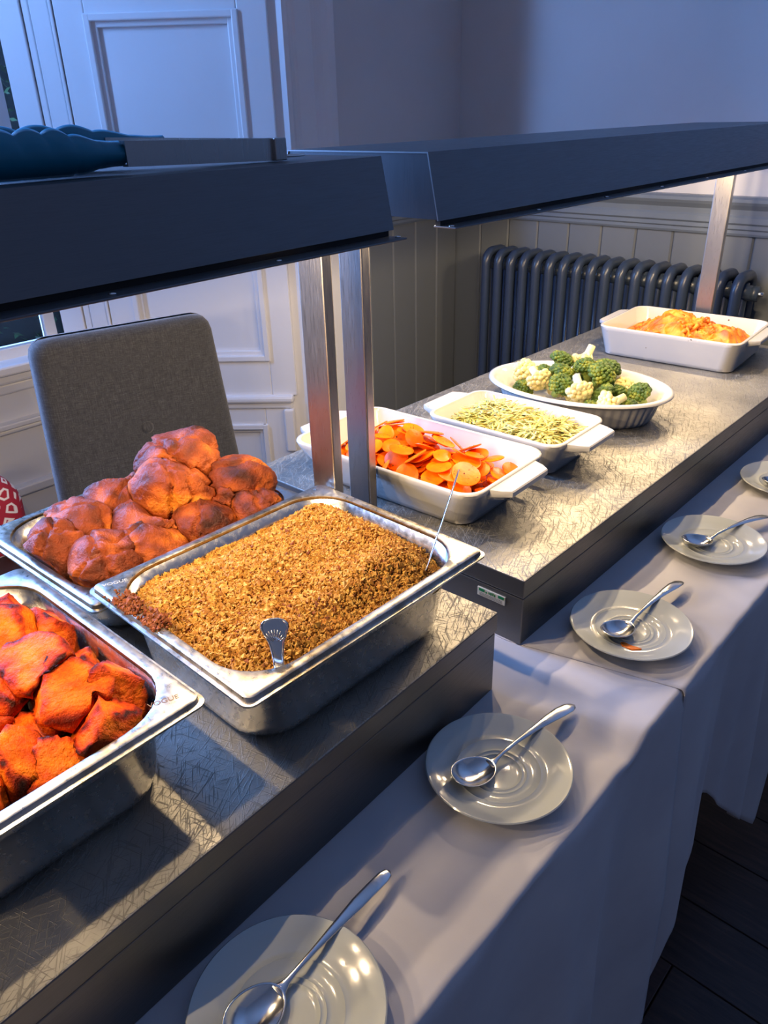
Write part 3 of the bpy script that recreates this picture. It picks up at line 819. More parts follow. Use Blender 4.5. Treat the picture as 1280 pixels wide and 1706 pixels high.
press_apart(pressed)
pressed = []
def pudding_mesh(seed, rx, ry, rz, cup, fold):
    rnd = random.Random(seed); bm = ico(5); br = []
    o1 = Vector((seed * 1.7, seed * 0.3, 2.0)); fd = rnd.uniform(0, 6.28)
    pl = []
    for k in range(3):
        t = rnd.uniform(0, 6.28); n = Vector((math.cos(t), math.sin(t), rnd.uniform(-0.4, 0.5))).normalized(); pl.append((n, rnd.uniform(-0.45, 0.55), rnd.uniform(0.5, 1.0)))
    for v in bm.verts:
        d = v.co.normalized()
        n1 = noise.noise(d * 1.2 + o1)
        warp = Vector((noise.noise(d * 1.5 + o1), noise.noise(d * 1.5 - o1), noise.noise(d * 1.5 + o1 * 2)))
        r = 0.93 + 0.15 * n1; crease = 0.0
        for n, of, wt in pl:
            q = d.dot(n) - of + 0.30 * warp.x + 0.06 * noise.noise(d * 5 + o1)
            c = math.exp(-(q / 0.045) ** 2) * wt; crease = max(crease, c)
            r += 0.05 * wt * math.exp(-((q - 0.16) / 0.14) ** 2)
        r -= fold * crease
        w2 = Vector((d.x * 4.6, d.y * 2.2, d.z * 3.0)) + warp * 1.2 + o1 * 1.3
        r += 0.030 * (1 - 2.2 * abs(noise.noise(w2))) + 0.018 * (1 - 2.2 * abs(noise.noise(w2 * 2.3))) + 0.008 * noise.noise(d * 14 + o1)
        p = Vector((d.x * r * rx, d.y * r * ry, d.z * r * rz))
        if d.z > 0 and cup:
            dd = math.hypot(d.x - 0.25 * math.cos(fd), d.y - 0.25 * math.sin(fd))
            p.z -= cup * rz * math.exp(-(dd / 0.42) ** 2)
        if d.z < -0.2: p.z = max(p.z, -0.62 * rz)
        v.co = p
        br.append(0.36 + 0.28 * max(0, d.z) + 0.34 * n1 - 0.14 * crease + 0.30 * noise.noise(d * 2.8 + o1 * 0.5))
    me = bm_mesh('yorkshire_pudding', bm, True); set_attr(me, 'brown', br); return me
YOR = [(-0.427, -0.115, 0.962, 0.054, 0.044, 0.35), (-0.382, -0.159, 0.948, 0.051, 0.042, 0.1), (-0.352, -0.082, 0.936, 0.046, 0.042, 0.15), (-0.337, -0.112, 0.922, 0.036, 0.036, 0.0), (-0.302, -0.096, 0.916, 0.041, 0.036, 0.0),
       (-0.318, -0.160, 0.920, 0.039, 0.036, 0.2), (-0.365, -0.200, 0.920, 0.047, 0.042, 0.9), (-0.432, -0.207, 0.925, 0.042, 0.044, 0.1), (-0.424, -0.261, 0.920, 0.049, 0.042, 0.0), (-0.412, -0.300, 0.914, 0.040, 0.044, 0.0),
       (-0.340, -0.284, 0.916, 0.045, 0.042, 0.15), (-0.328, -0.232, 0.912, 0.041, 0.038, 0.1), (-0.465, -0.06, 0.905, 0.042, 0.036, 0.2), (-0.385, -0.06, 0.905, 0.042, 0.036, 0.2), (-0.480, -0.15, 0.905, 0.040, 0.036, 0.2)]
for i, (x_, y_, z_, h_, hz_, cup) in enumerate(YOR):
    me = pudding_mesh(3.1 + i * 2.3, h_ * rp.uniform(1.02, 1.15), h_ * rp.uniform(0.92, 1.05), hz_, cup, 0.24)
    w_ = u1(x_, y_, z_)
    rt_ = (rp.uniform(-0.25, 0.25), rp.uniform(-0.25, 0.25), rp.uniform(0, 6.28)); fit_in_pan(me, w_, rt_, py_, T1, 0.1325, 0.1625, 0.070, TOP + 0.070)
    pressed.append((me, w_, rt_))
    mesh_obj('yorkshire_pudding', me, 'pudding', None, w_, rt_,
             label={0: 'puffed Yorkshire pudding topping the heap, right against the grey chair back', 6: 'Yorkshire pudding with a deep hollow inside a folded ring of crust'}.get(i, 'puffed brown Yorkshire pudding with folded crust in the shallow pan'), cat='pudding', group='Yorkshire puddings heaped in the pan')
press_apart(pressed)

def in_rr(x, y, hx, hy, r):
    ax, ay = abs(x) - (hx - r), abs(y) - (hy - r)
    if ax <= 0 or ay <= 0: return abs(x) <= hx and abs(y) <= hy
    return ax * ax + ay * ay <= r * r
def rr_dist(x, y, hx, hy, r):
    ax, ay = abs(x) - (hx - r), abs(y) - (hy - r)
    return r - (math.hypot(max(ax, 0), max(ay, 0)) + min(max(ax, ay), 0))
# crumble: heightfield filling plus loose crumbs
cr = empty('crumble', (pc_.x, pc_.y, TOP + 0.0), T1 - R(2.6), label='golden oat crumble filling the deep steel pan', cat='crumble')
HXC, HYC = 0.1325 - 0.0188, 0.1625 - 0.0188
def crumb_h(x, y):
    d = rr_dist(x, y, HXC, HYC, 0.052)
    h = 0.079 + 0.017 * sm(0, 0.05, d) + 0.006 * noise.noise((x * 14, y * 14, 2)) + 0.0035 * noise.noise((x * 40, y * 40, 5))
    h += 0.010 * sm(-0.02, 0.12, y) * sm(0.0, 0.04, d) - 0.010 * sm(0.07, 0.13, y) * sm(0.03, 0.09, x)
    # front-left spill over the rim
    s = math.exp(-(((x + 0.045) / 0.030) ** 2)) * sm(-0.105, -0.142, y)
    return h + 0.013 * s
rings = []; NR = 40
base = rrect(HXC, HYC, 0.052, 0, 20)
verts = []; faces = []
verts.append((0, 0, crumb_h(0, 0)))
nb = len(base)
for k in range(1, NR + 1):
    t = k / NR
    for bx, by, _ in base: verts.append((bx * t, by * t, crumb_h(bx * t, by * t) - 0.0042))
for i in range(nb): faces.append((0, 1 + i, 1 + (i + 1) % nb))
for k in range(NR - 1):
    for i in range(nb):
        a = 1 + k * nb + i; b = 1 + k * nb + (i + 1) % nb; faces.append((a, a + nb, b + nb, b))
# skirt down into the pan so that it is a solid filling
k0 = 1 + (NR - 1) * nb; s0 = len(verts)
for bx, by, _ in base: verts.append((bx * 0.84, by * 0.87, 0.02))
for i in range(nb): faces.append((k0 + i, s0 + i, s0 + (i + 1) % nb, k0 + (i + 1) % nb))
faces.append(tuple(s0 + i for i in range(nb))[::-1])
tag(mesh_obj('filling', pydata('filling', verts, faces, True), 'crumble', cr), kind='stuff')
OCT = [(1, 0, 0), (-1, 0, 0), (0, 1, 0), (0, -1, 0), (0, 0, 1), (0, 0, -1)]
OF = [(0, 2, 4), (2, 1, 4), (1, 3, 4), (3, 0, 4), (2, 0, 5), (1, 2, 5), (3, 1, 5), (0, 3, 5)]
def crumbs(n, seed, pick, smin, smax):
    rnd = random.Random(seed); v = []; f = []
    for i in range(n):
        x, y, z = pick(rnd); s = rnd.uniform(smin, smax) * (1 if rnd.random() < 0.85 else rnd.uniform(1.4, 2.1))
        e = Euler((rnd.uniform(0, 6), rnd.uniform(0, 6), rnd.uniform(0, 6))).to_matrix()
        k = len(v); a, b, c = rnd.uniform(0.7, 1.4), rnd.uniform(0.6, 1.1), rnd.uniform(0.5, 0.9)
        for q in OCT:
            p = e @ Vector((q[0] * a * s, q[1] * b * s, q[2] * c * s)); v.append((x + p.x, y + p.y, z + p.z))
        f += [tuple(k + q for q in t) for t in OF]
    return pydata('crumbs', v, f)
def pick_top(rnd):
    while True:
        x, y = rnd.uniform(-HXC, HXC), rnd.uniform(-HYC, HYC)
        if in_rr(x, y, HXC - 0.002, HYC - 0.002, 0.05): return x, y, crumb_h(x, y) + rnd.uniform(0.0002, 0.0022)
tag(mesh_obj('crumbs', crumbs(24000, 5, pick_top, 0.0011, 0.0025), 'crumb', cr), kind='stuff')
tag(mesh_obj('dark_crumbs', crumbs(1700, 6, pick_top, 0.0009, 0.0019), 'burnt_crumb', cr), kind='stuff')
def pick_spill(rnd):
    if rnd.random() < 0.5: x, y = rnd.gauss(-0.068, 0.010), rnd.uniform(-0.160, -0.140)
    else: x, y = rnd.gauss(-0.024, 0.007), rnd.uniform(-0.158, -0.140)
    return x, y, 0.0975 + rnd.uniform(0, 0.005) * sm(-0.165, -0.150, y)
tag(mesh_obj('spilled_crumbs', crumbs(750, 8, pick_spill, 0.0012, 0.0024), 'burnt_crumb', cr), kind='stuff')

# ================================================================== CERAMIC DISHES
def rect_dish(name, centre, rz, hx, hy, h, taper, r, handle, label, group=None):
    p = empty(name, (centre[0], centre[1], TOP), rz, label=label, cat='dish')
    th = 0.0065
    rg = [rrect(hx - taper - 0.008, hy - taper - 0.008, r - 0.01, 0.0), rrect(hx - taper - 0.002, hy - taper - 0.002, r - 0.004, 0.003), rrect(hx - taper, hy - taper, r, 0.010), rrect(hx - 0.002, hy - 0.002, r, h - 0.010), rrect(hx, hy, r, h - 0.003), rrect(hx - 0.001, hy - 0.001, r, h - 0.0008),
          rrect(hx - 0.004, hy - 0.004, r, h), rrect(hx - th, hy - th, r - 0.003, h - 0.001), rrect(hx - th - 0.001, hy - th - 0.001, r - 0.003, h - 0.006), rrect(hx - taper - th + 0.001, hy - taper - th + 0.001, r - 0.003, 0.020), rrect(hx - taper - th - 0.005, hy - taper - th - 0.005, r - 0.006, 0.011), rrect(hx - taper - th - 0.016, hy - taper - th - 0.016, 0.012, 0.008)]
    mesh_obj('basin', shade_auto(loft('basin', rg), 50), 'ceramic', p)
    hl, hw = handle
    for s in (1, -1):
        pts = []
        for t in [i / 16 for i in range(17)]:
            yy = -hw + 2 * hw * t
            e = min(1, (1 - abs(2 * t - 1)) / 0.28); e = math.sin(e * math.pi / 2)
            pts.append((hx - 0.0045 + (hl + 0.0045) * e, yy))
        top = [(x_, y_, h - 0.0035) for x_, y_ in pts]; n = len(pts)
        rings = [[(x_ if abs(y_) < hw else hx - 0.006, y_, z_) for x_, y_ in pts] + [(hx - 0.006, y_, z_) for _, y_ in reversed(pts)] for z_ in (h - 0.014, h - 0.011, h - 0.0045, h - 0.0028)]
        for q, sc in ((0, 0.006), (3, 0.0015)): rings[q] = [(min(x_, max(hx - 0.006, x_ - sc)), y_ * (1 - sc), z_) for x_, y_, z_ in rings[q]]
        o = mesh_obj('handle', shade_auto(loft('handle', rings), 40), 'ceramic', p)
        if s < 0: o.rotation_euler = (0, 0, math.pi)
    return p
D_CAR = (-0.278, 0.122); D_LEK = (-0.243, 0.338); D_OVA = (-0.257, 0.573); D_MAC = (-0.262, 1.066)
rect_dish('baking_dish', D_CAR, R(2.2), 0.172, 0.100, 0.070, 0.030, 0.030, (0.028, 0.062), 'large white rectangular baking dish of sliced carrots')
rect_dish('baking_dish', D_LEK, R(1.5), 0.128, 0.083, 0.062, 0.020, 0.026, (0.032, 0.056), 'small white rectangular baking dish of shredded leeks')
rect_dish('baking_dish', D_MAC, R(3.5), 0.160, 0.124, 0.069, 0.012, 0.030, (0.022, 0.075), 'white rectangular baking dish of cheese-topped cauliflower')
# oval fluted dish
od = empty('oval_dish', (D_OVA[0], D_OVA[1], TOP), R(7.5), label='white oval fluted dish of broccoli and cauliflower', cat='dish')
def ell(a, b, z, flute=0.0, n=240):
    out = []
    for k in range(n):
        t = 2 * math.pi * k / n; m_ = 1 - flute * (0.5 - 0.5 * abs(math.sin(26 * t)) ** 0.6)
        out.append((a * m_ * math.cos(t), b * m_ * math.sin(t), z))
    return out
A_, B_ = 0.176, 0.124
mesh_obj('basin', shade_auto(loft('basin', [ell(A_ - 0.042, B_ - 0.042, 0.0, 0.0), ell(A_ - 0.036, B_ - 0.036, 0.002, 0.03), ell(A_ - 0.031, B_ - 0.031, 0.010, 0.05), ell(A_ - 0.021, B_ - 0.021, 0.040, 0.05), ell(A_ - 0.018, B_ - 0.018, 0.046, 0.03), ell(A_ - 0.012, B_ - 0.012, 0.048), ell(A_ - 0.003, B_ - 0.003, 0.050), ell(A_, B_, 0.053),
     ell(A_ - 0.001, B_ - 0.001, 0.0565), ell(A_ - 0.006, B_ - 0.006, 0.058), ell(A_ - 0.014, B_ - 0.014, 0.0555), ell(A_ - 0.022, B_ - 0.022, 0.045), ell(A_ - 0.034, B_ - 0.034, 0.018), ell(A_ - 0.045, B_ - 0.045, 0.008), ell(A_ - 0.07, B_ - 0.07, 0.0065)]), 60), 'ceramic', od)

# ---- carrots: every slice its own object
rc_ = random.Random(21)
slice_protos = []
for k in range(6):
    r0 = 0.0150 + 0.0012 * k; n = 20; el = rc_.uniform(0.8, 1.25)
    rings = []
    for dz, rr_ in ((-0.0009, 0.95), (-0.0006, 1.0), (0.0006, 1.0), (0.0009, 0.95)):
        rings.append([(r0 * el * rr_ * math.cos(6.2832 * i / n) * (1 + 0.04 * math.sin(3 * 6.2832 * i / n + k)), r0 * rr_ * math.sin(6.2832 * i / n), dz + 0.0003 * math.sin(6.2832 * i / n * 2 + k) * rr_) for i in range(n)])
    me = loft('carrot_slice', rings); me.materials.append(M['carrot']); slice_protos.append(shade_auto(me, 60))
def dish_pt(c, rz, x_, y_, z_): return (c[0] + x_ * math.cos(rz) - y_ * math.sin(rz), c[1] + x_ * math.sin(rz) + y_ * math.cos(rz), TOP + z_)
def car_target(x_, y_):
    e = sm(0.150, 0.07, abs(x_)) * sm(0.085, 0.03, abs(y_))
    return 0.030 + 0.030 * e + 0.010 * noise.noise((x_ * 16, y_ * 16, 3)) + 0.012 * math.exp(-(((x_ + 0.06) / 0.05) ** 2 + ((y_ - 0.035) / 0.03) ** 2))
GX, GY, CS = 200, 120, 0.0015                       # height map of the heap, dish coordinates
HM = np.full((GX, GY), 0.0085)
gx = (np.arange(GX) - GX / 2 + 0.5) * CS; gy = (np.arange(GY) - GY / 2 + 0.5) * CS
def footprint(k, R3, x_, y_):
    me = slice_protos[k]; co = np.array([v.co for v in me.vertices]) @ np.array(R3).T
    lo, hi = co.min(0), co.max(0); n = np.array(R3)[:, 2]
    i0, i1 = int((x_ + lo[0]) / CS + GX / 2), int((x_ + hi[0]) / CS + GX / 2) + 1
    j0, j1 = int((y_ + lo[1]) / CS + GY / 2), int((y_ + hi[1]) / CS + GY / 2) + 1
    if i0 < 0 or j0 < 0 or i1 > GX or j1 > GY: return None
    X, Y = np.meshgrid(gx[i0:i1] - x_, gy[j0:j1] - y_, indexing='ij')
    Z = -(n[0] * X + n[1] * Y) / n[2]
    loc = np.stack([X, Y, Z], -1) @ np.array(R3)      # into the slice's own frame
    ext = np.abs(np.array([v.co for v in me.vertices])).max(0)
    ms = (loc[..., 0] / ext[0]) ** 2 + (loc[..., 1] / ext[1]) ** 2 <= 1.0
    return i0, i1, j0, j1, Z, ms, lo, hi
for i in range(260):
    best = None
    for tr in range(26 if i < 150 else 60):
        x_, y_ = rc_.uniform(-0.145, 0.140), rc_.uniform(-0.074, 0.074); k = rc_.randrange(6)
        til = 0.05 if i < 170 else 0.36
        eu = Euler((rc_.gauss(0, til), rc_.gauss(0, til), rc_.uniform(0, 6.28))); R3 = eu.to_matrix()
        fp = footprint(k, R3, x_, y_)
        if fp is None: continue
        i0, i1, j0, j1, Z, ms, lo, hi = fp
        if not ms.any(): continue
        zc = (HM[i0:i1, j0:j1] - Z)[ms].max() + 0.0011
        # must stay inside the sloping dish walls
        low = zc + lo[2]; k_ = 0.172 - 0.0085 - 0.030 * max(0, (0.060 - low) / 0.050); l_ = 0.100 - 0.0085 - 0.030 * max(0, (0.060 - low) / 0.050)
        if x_ + hi[0] > k_ or x_ + lo[0] < -k_ or y_ + hi[1] > l_ or y_ + lo[1] < -l_: continue
        cst = zc - car_target(x_, y_)
        if best is None or cst < best[0]: best = (cst, x_, y_, zc, k, eu, fp)
    if best is None: continue
    _, x_, y_, zc, k, eu, (i0, i1, j0, j1, Z, ms, lo, hi) = best
    sub = HM[i0:i1, j0:j1]; sub[ms] = np.maximum(sub[ms], (Z + zc + 0.0010)[ms])
    eu.z += 0; mr = Matrix.Rotation(R(2.2), 3, 'Z') @ eu.to_matrix()
    mesh_obj('carrot_slice', slice_protos[k], 'carrot', None, dish_pt(D_CAR, R(2.2), x_, y_, zc), tuple(mr.to_euler()),
             label='soft orange carrot slice in the white carrot dish', cat='carrot', group='carrot slices in the baking dish')
def pick_pep(rnd):
    while True:
        i_, j_ = rnd.randrange(15, GX - 15), rnd.randrange(15, GY - 15)
        if HM[i_, j_] > 0.03: break
    return dish_pt(D_CAR, R(2.2), gx[i_], gy[j_], HM[i_, j_] + 0.0002)
tag(mesh_obj('black_pepper', crumbs(170, 31, pick_pep, 0.0005, 0.0009), 'pepper', None, label='specks of ground black pepper over the carrots', cat='pepper'), kind='stuff')

# ---- leeks: uncountable shreds
def leeks():
    rnd = random.Random(41); v = []; f = []
    for i in range(2600):
        while True:
            x_, y_ = rnd.uniform(-0.100, 0.098), rnd.uniform(-0.058, 0.058)
            if in_rr(x_, y_, 0.100, 0.058, 0.025): break
        h = 0.034 + 0.022 * sm(0.108, 0.06, abs(x_)) * sm(0.068, 0.03, abs(y_)) + 0.010 * noise.noise((x_ * 20, y_ * 20, 7)) - (0.012 * rnd.random() ** 2)
        L = rnd.uniform(0.028, 0.062); w = rnd.uniform(0.0009, 0.0023); a = rnd.uniform(0, 6.28); pt = rnd.gauss(0, 0.30); cv = rnd.uniform(-45, 45); tw = rnd.uniform(-1.2, 1.2)
        px, py, pz = dish_pt(D_LEK, R(1.5), x_, y_, h)
        k = len(v); nseg = 5
        for s in range(nseg + 1):
            t = (s / nseg - 0.5) * L; aa = a + cv * t
            cx_, cy_ = px + t * math.cos(a) - cv * t * t * 0.5 * math.sin(a), py + t * math.sin(a) + cv * t * t * 0.5 * math.cos(a)
            cz_ = pz + t * math.sin(pt) - 9 * t * t
            nx_, ny_ = -math.sin(aa), math.cos(aa); rl = tw * s / nseg
            cz_ = max(TOP + 0.013, cz_); hh_ = cz_ - TOP - w; ca_, sa_ = math.cos(R(1.5)), math.sin(R(1.5))
            lx, ly = (cx_ - dc[0]) * ca_ + (cy_ - dc[1]) * sa_, -(cx_ - dc[0]) * sa_ + (cy_ - dc[1]) * ca_
            sh = 0.020 * max(0.0, (0.054 - hh_) / 0.044) + 0.0095 + w + 0.006 * max(0, (0.02 - hh_) / 0.01); k_ = 1.0
            while k_ > 0.4 and not in_rr(lx * k_, ly * k_, 0.128 - sh, 0.083 - sh, 0.020): k_ -= 0.01
            lx *= k_; ly *= k_; cx_, cy_ = dc[0] + lx * ca_ - ly * sa_, dc[1] + lx * sa_ + ly * ca_
            for sg in (-1, 1):
                v.append((cx_ + sg * w * nx_ * math.cos(rl), cy_ + sg * w * ny_ * math.cos(rl), max(TOP + 0.012, cz_ + sg * w * math.sin(rl))))
        for s in range(nseg): f.append((k + 2 * s, k + 2 * s + 1, k + 2 * s + 3, k + 2 * s + 2))
    return pydata('shredded_leek', v, f, True)
dc = D_LEK
o = mesh_obj('shredded_leek', leeks(), 'leek', None, label='pale green buttered shredded leeks in the small dish', cat='leek', kind='stuff')
md = o.modifiers.new('t', 'SOLIDIFY'); md.thickness = 0.0007

# ---- broccoli and cauliflower florets
def crown_mesh(seed, n, rad_, bud):
    rnd = random.Random(seed); base_ = ico(2); bme = bm_mesh('b', base_); L = []
    core = Matrix.Diagonal((rad_ * 0.86, rad_ * 0.86, rad_ * 0.6, 1)); L.append((bme, core))
    for i in range(n):
        u_ = (i + 0.5) / n; ph = math.acos(1 - u_ * 1.15); th_ = i * 2.39996
        d = Vector((math.sin(ph) * math.cos(th_), math.sin(ph) * math.sin(th_), math.cos(ph)))
        s = bud * rnd.uniform(0.75, 1.25)
        p = Vector((d.x * rad_, d.y * rad_, d.z * rad_ * 0.72)) * (1 + 0.10 * noise.noise(d * 2 + Vector((seed, 0, 0))))
        L.append((bme, Matrix.Translation(p) @ Matrix.Diagonal((s, s, s * 0.9, 1))))
    me = merge_meshes('crown', L); me.polygons.foreach_set('use_smooth', [True] * len(me.polygons)); return me
def stalk_mesh(rad_):
    L = [(tube_mesh('s', [(0, 0, -rad_ * 1.5), (0, 0, -rad_ * 0.6), (0, 0, 0.0)], [rad_ * 0.34, rad_ * 0.38, rad_ * 0.55], 12), Matrix())]
    for k in range(6):
        a = k * 1.047; L.append((tube_mesh('s', [(0, 0, -rad_ * 0.95), (rad_ * 0.4 * math.cos(a), rad_ * 0.4 * math.sin(a), -rad_ * 0.35), (rad_ * 0.72 * math.cos(a), rad_ * 0.72 * math.sin(a), rad_ * 0.12)], [rad_ * 0.22, rad_ * 0.2, rad_ * 0.24], 8), Matrix()))
    me = merge_meshes('stalk', L); me.polygons.foreach_set('use_smooth', [True] * len(me.polygons)); return me
CRB = [crown_mesh(k, 70, 0.021, 0.0042) for k in (1, 2, 3)]; STB = stalk_mesh(0.021)
CRC = [crown_mesh(k, 34, 0.020, 0.0062) for k in (5, 6)]; STC = stalk_mesh(0.020)
for me in CRB: me.materials.append(M['broccoli'])
for me in CRC: me.materials.append(M['cauliflower'])
STB.materials.append(M['stalk']); STC.materials.append(M['cauli_stalk'])
# (x, y in the dish, height, kind, tilt x, tilt y, turn, size)
FL = [(-0.100, 0.012, 0.036, 'c', 1.3, 0.2, 0.4, 0.95), (-0.075, 0.035, 0.040, 'b', 0.3, -0.5, 1.0, 1.0), (-0.045, 0.045, 0.042, 'b', 0.4, 0.2, 2.0, 0.95), (-0.022, 0.055, 0.056, 'c', 2.6, 0.2, 0.0, 1.05),
      (-0.062, -0.012, 0.036, 'c', 2.2, 0.6, 1.4, 0.95), (-0.030, 0.005, 0.043, 'b', -0.2, 0.3, 0.3, 1.0), (0.000, 0.018, 0.044, 'b', 0.2, 0.3, 4.0, 0.9), (-0.008, -0.028, 0.038, 'b', -0.6, 0.2, 4.4, 0.95),
      (0.030, 0.045, 0.060, 'b', 0.2, 0.1, 2.6, 1.12), (0.042, 0.014, 0.050, 'b', -0.4, 0.3, 5.0, 1.1), (0.022, -0.036, 0.040, 'c', 2.3, -0.3, 0.5, 1.0), (0.056, -0.022, 0.040, 'b', -0.9, -0.2, 1.7, 1.0),
      (0.072, 0.016, 0.042, 'b', -0.3, 0.5, 0.8, 0.95), (0.092, 0.0, 0.038, 'b', -0.4, 0.4, 3.1, 0.95), (0.090, -0.036, 0.036, 'c', 1.9, -0.2, 5.6, 1.0), (0.060, 0.040, 0.034, 'c', 0.2, 0.1, 1.2, 0.9),
      (0.112, -0.012, 0.034, 'b', 0.2, 0.8, 2.2, 0.85), (-0.090, -0.020, 0.026, 'b', 0.3, 0.1, 0.2, 0.85), (0.05, -0.05, 0.024, 'b', 2.7, 0.1, 0.2, 0.75), (0.004, -0.005, 0.024, 'c', 0.3, 0.1, 0.2, 1.0), (0.0, 0.05, 0.024, 'b', 0.3, 0.1, 0.2, 1.0), (-0.05, 0.03, 0.022, 'c', 0.3, 0.1, 0.2, 0.9)]
FP = []
for x_, y_, z_, kd, a, b, c, sc in FL:
    deep = z_ <= 0.03
    rot = Euler((1.5, 0.2, c) if deep else (a, b, c)); sc *= 1.02
    loc = Vector((x_ * 1.04, y_ * 1.04, 0.032 if deep else z_ + 0.010)); m3 = rot.to_matrix(); r0 = 0.021 * sc
    balls = [(m3 @ Vector((0, 0, 0.001)), r0 * 1.07), (m3 @ Vector((0, 0, -r0 * 0.75)), r0 * 0.55), (m3 @ Vector((0, 0, -r0 * 1.3)), r0 * 0.34)]
    FP.append([loc, loc.copy(), balls, rot, sc, 1 if deep else 0])
for it in range(400):
    for i in range(len(FP)):
        for j in range(i + 1, len(FP)):
            for oa, ra in FP[i][2]:
                for ob, rb in FP[j][2]:
                    d = (FP[j][0] + ob) - (FP[i][0] + oa); q = ra + rb - d.length
                    if q > 0:
                        u_ = d.normalized() * (q * 0.25); u_.z += 0.0006 * (FP[i][5] - FP[j][5])
                        FP[j][0] = FP[j][0] + u_; FP[i][0] = FP[i][0] - u_
    for f_ in FP:
        if it < 330: f_[0] = f_[0] + (f_[1] - f_[0]) * 0.006 + Vector((0, 0, -0.00025))
        for ob, rb in f_[2]:
            p = f_[0] + ob
            if p.z < 0.0075 + rb * 1.14: f_[0].z += 0.0075 + rb * 1.14 - p.z; p = f_[0] + ob
            ins = 0.016 + max(0, 0.052 - p.z) * 0.62 + rb * 1.14; ea, eb = A_ - ins, B_ - ins
            q = math.hypot(p.x / max(ea, 0.02), p.y / max(eb, 0.02))
            if q > 1: f_[0].x -= p.x * (1 - 1 / q); f_[0].y -= p.y * (1 - 1 / q)
for i, ((x_, y_, z_, kd, a, b, c, sc0), (loc, _, _, rot, sc, _)) in enumerate(zip(FL, FP)):
    nm = 'broccoli_floret' if kd == 'b' else 'cauliflower_floret'
    e = bpy.data.objects.new(nm, None); COL.objects.link(e); e.location = dish_pt(D_OVA, R(7.5), loc.x, loc.y, loc.z)
    e.rotation_euler = (Matrix.Rotation(R(7.5), 3, 'Z') @ rot.to_matrix()).to_euler(); e.scale = (sc, sc, sc); e.empty_display_size = 0.01
    if kd == 'b': tag(e, 'dark green broccoli floret in the oval dish', 'broccoli', 'broccoli florets in the oval dish')
    else: tag(e, 'pale cream cauliflower floret in the oval dish', 'cauliflower', 'cauliflower florets in the oval dish')
    mesh_obj('crown', (CRB[i % 3] if kd == 'b' else CRC[i % 2]), None, e); mesh_obj('stalk', STB if kd == 'b' else STC, None, e)

# ---- cauliflower cheese mound
def cheese():
    v = []; f = []; n = 110
    for j in range(n + 1):
        for i in range(n + 1):
            x_, y_ = -0.142 + 0.284 * i / n, -0.106 + 0.212 * j / n
            k_ = 1.0
            while not in_rr(x_ * k_, y_ * k_, 0.140, 0.104, 0.026): k_ -= 0.005
            x_ *= k_; y_ *= k_
            m_ = sm(0.0, 0.05, rr_dist(x_, y_, 0.142, 0.106, 0.03))
            w = noise.noise((x_ * 30, y_ * 30, 1))
            cell = abs(noise.noise((x_ * 46 + w, y_ * 46, 4)))
            lump = max(0, 1 - (math.hypot((x_ - 0.0) / 0.10, (y_ - 0.0) / 0.085)) ** 2)
            z_ = 0.034 + m_ * (0.020 * (0.5 + noise.noise((x_ * 14, y_ * 14, 9))) + 0.012 * (1 - cell * 2.4)) + 0.034 * lump
            z_ += 0.022 * math.exp(-(((x_ - 0.112) / 0.020) ** 2 + ((y_ + 0.03) / 0.022) ** 2))
            v.append(dish_pt(D_MAC, R(3.5), x_, y_, z_))
    for j in range(n):
        for i in range(n):
            a = j * (n + 1) + i; f.append((a, a + 1, a + n + 2, a + n + 1))
    return pydata('cauliflower_cheese', v, f, True)
ce = empty('cauliflower_cheese', (D_MAC[0], D_MAC[1], TOP + 0.012), 0, label='golden baked cheese topping heaped in the dish beside the radiator', cat='food')
o = mesh_obj('cheese_crust', cheese(), 'cheese', ce, (-D_MAC[0], -D_MAC[1], -TOP - 0.012)); tag(o, kind='stuff')
def chz(rnd):
    while True:
        x_, y_ = rnd.gauss(0, 0.06), rnd.gauss(0, 0.045)
        if abs(x_) < 0.125 and abs(y_) < 0.085: break
    lump = max(0, 1 - (math.hypot(x_ / 0.10, y_ / 0.085)) ** 2)
    return x_, y_, 0.038 + 0.034 * lump + rnd.uniform(0.0, 0.009)
rnd = random.Random(77); L = []
pm = tube_mesh('p', [(-0.010, -0.006, 0), (-0.006, 0.002, 0), (0.0, 0.005, 0), (0.006, 0.002, 0), (0.010, -0.006, 0)], [0.0042, 0.0046, 0.0048, 0.0046, 0.0042], 8)
for i in range(170):
    x_, y_, z_ = chz(rnd)
    L.append((pm, Matrix.Translation((x_, y_, z_ - 0.012)) @ Euler((rnd.uniform(-0.6, 0.6), rnd.uniform(-0.6, 0.6), rnd.uniform(0, 6.28))).to_matrix().to_4x4() @ Matrix.Scale(rnd.uniform(0.7, 1.2), 4)))
me = merge_meshes('cheesy_pieces', L); me.polygons.foreach_set('use_smooth', [True] * len(me.polygons))
o = mesh_obj('cheesy_pieces', me, 'cheese', ce, (0, 0, 0), (0, 0, R(3.5))); tag(o, kind='stuff')

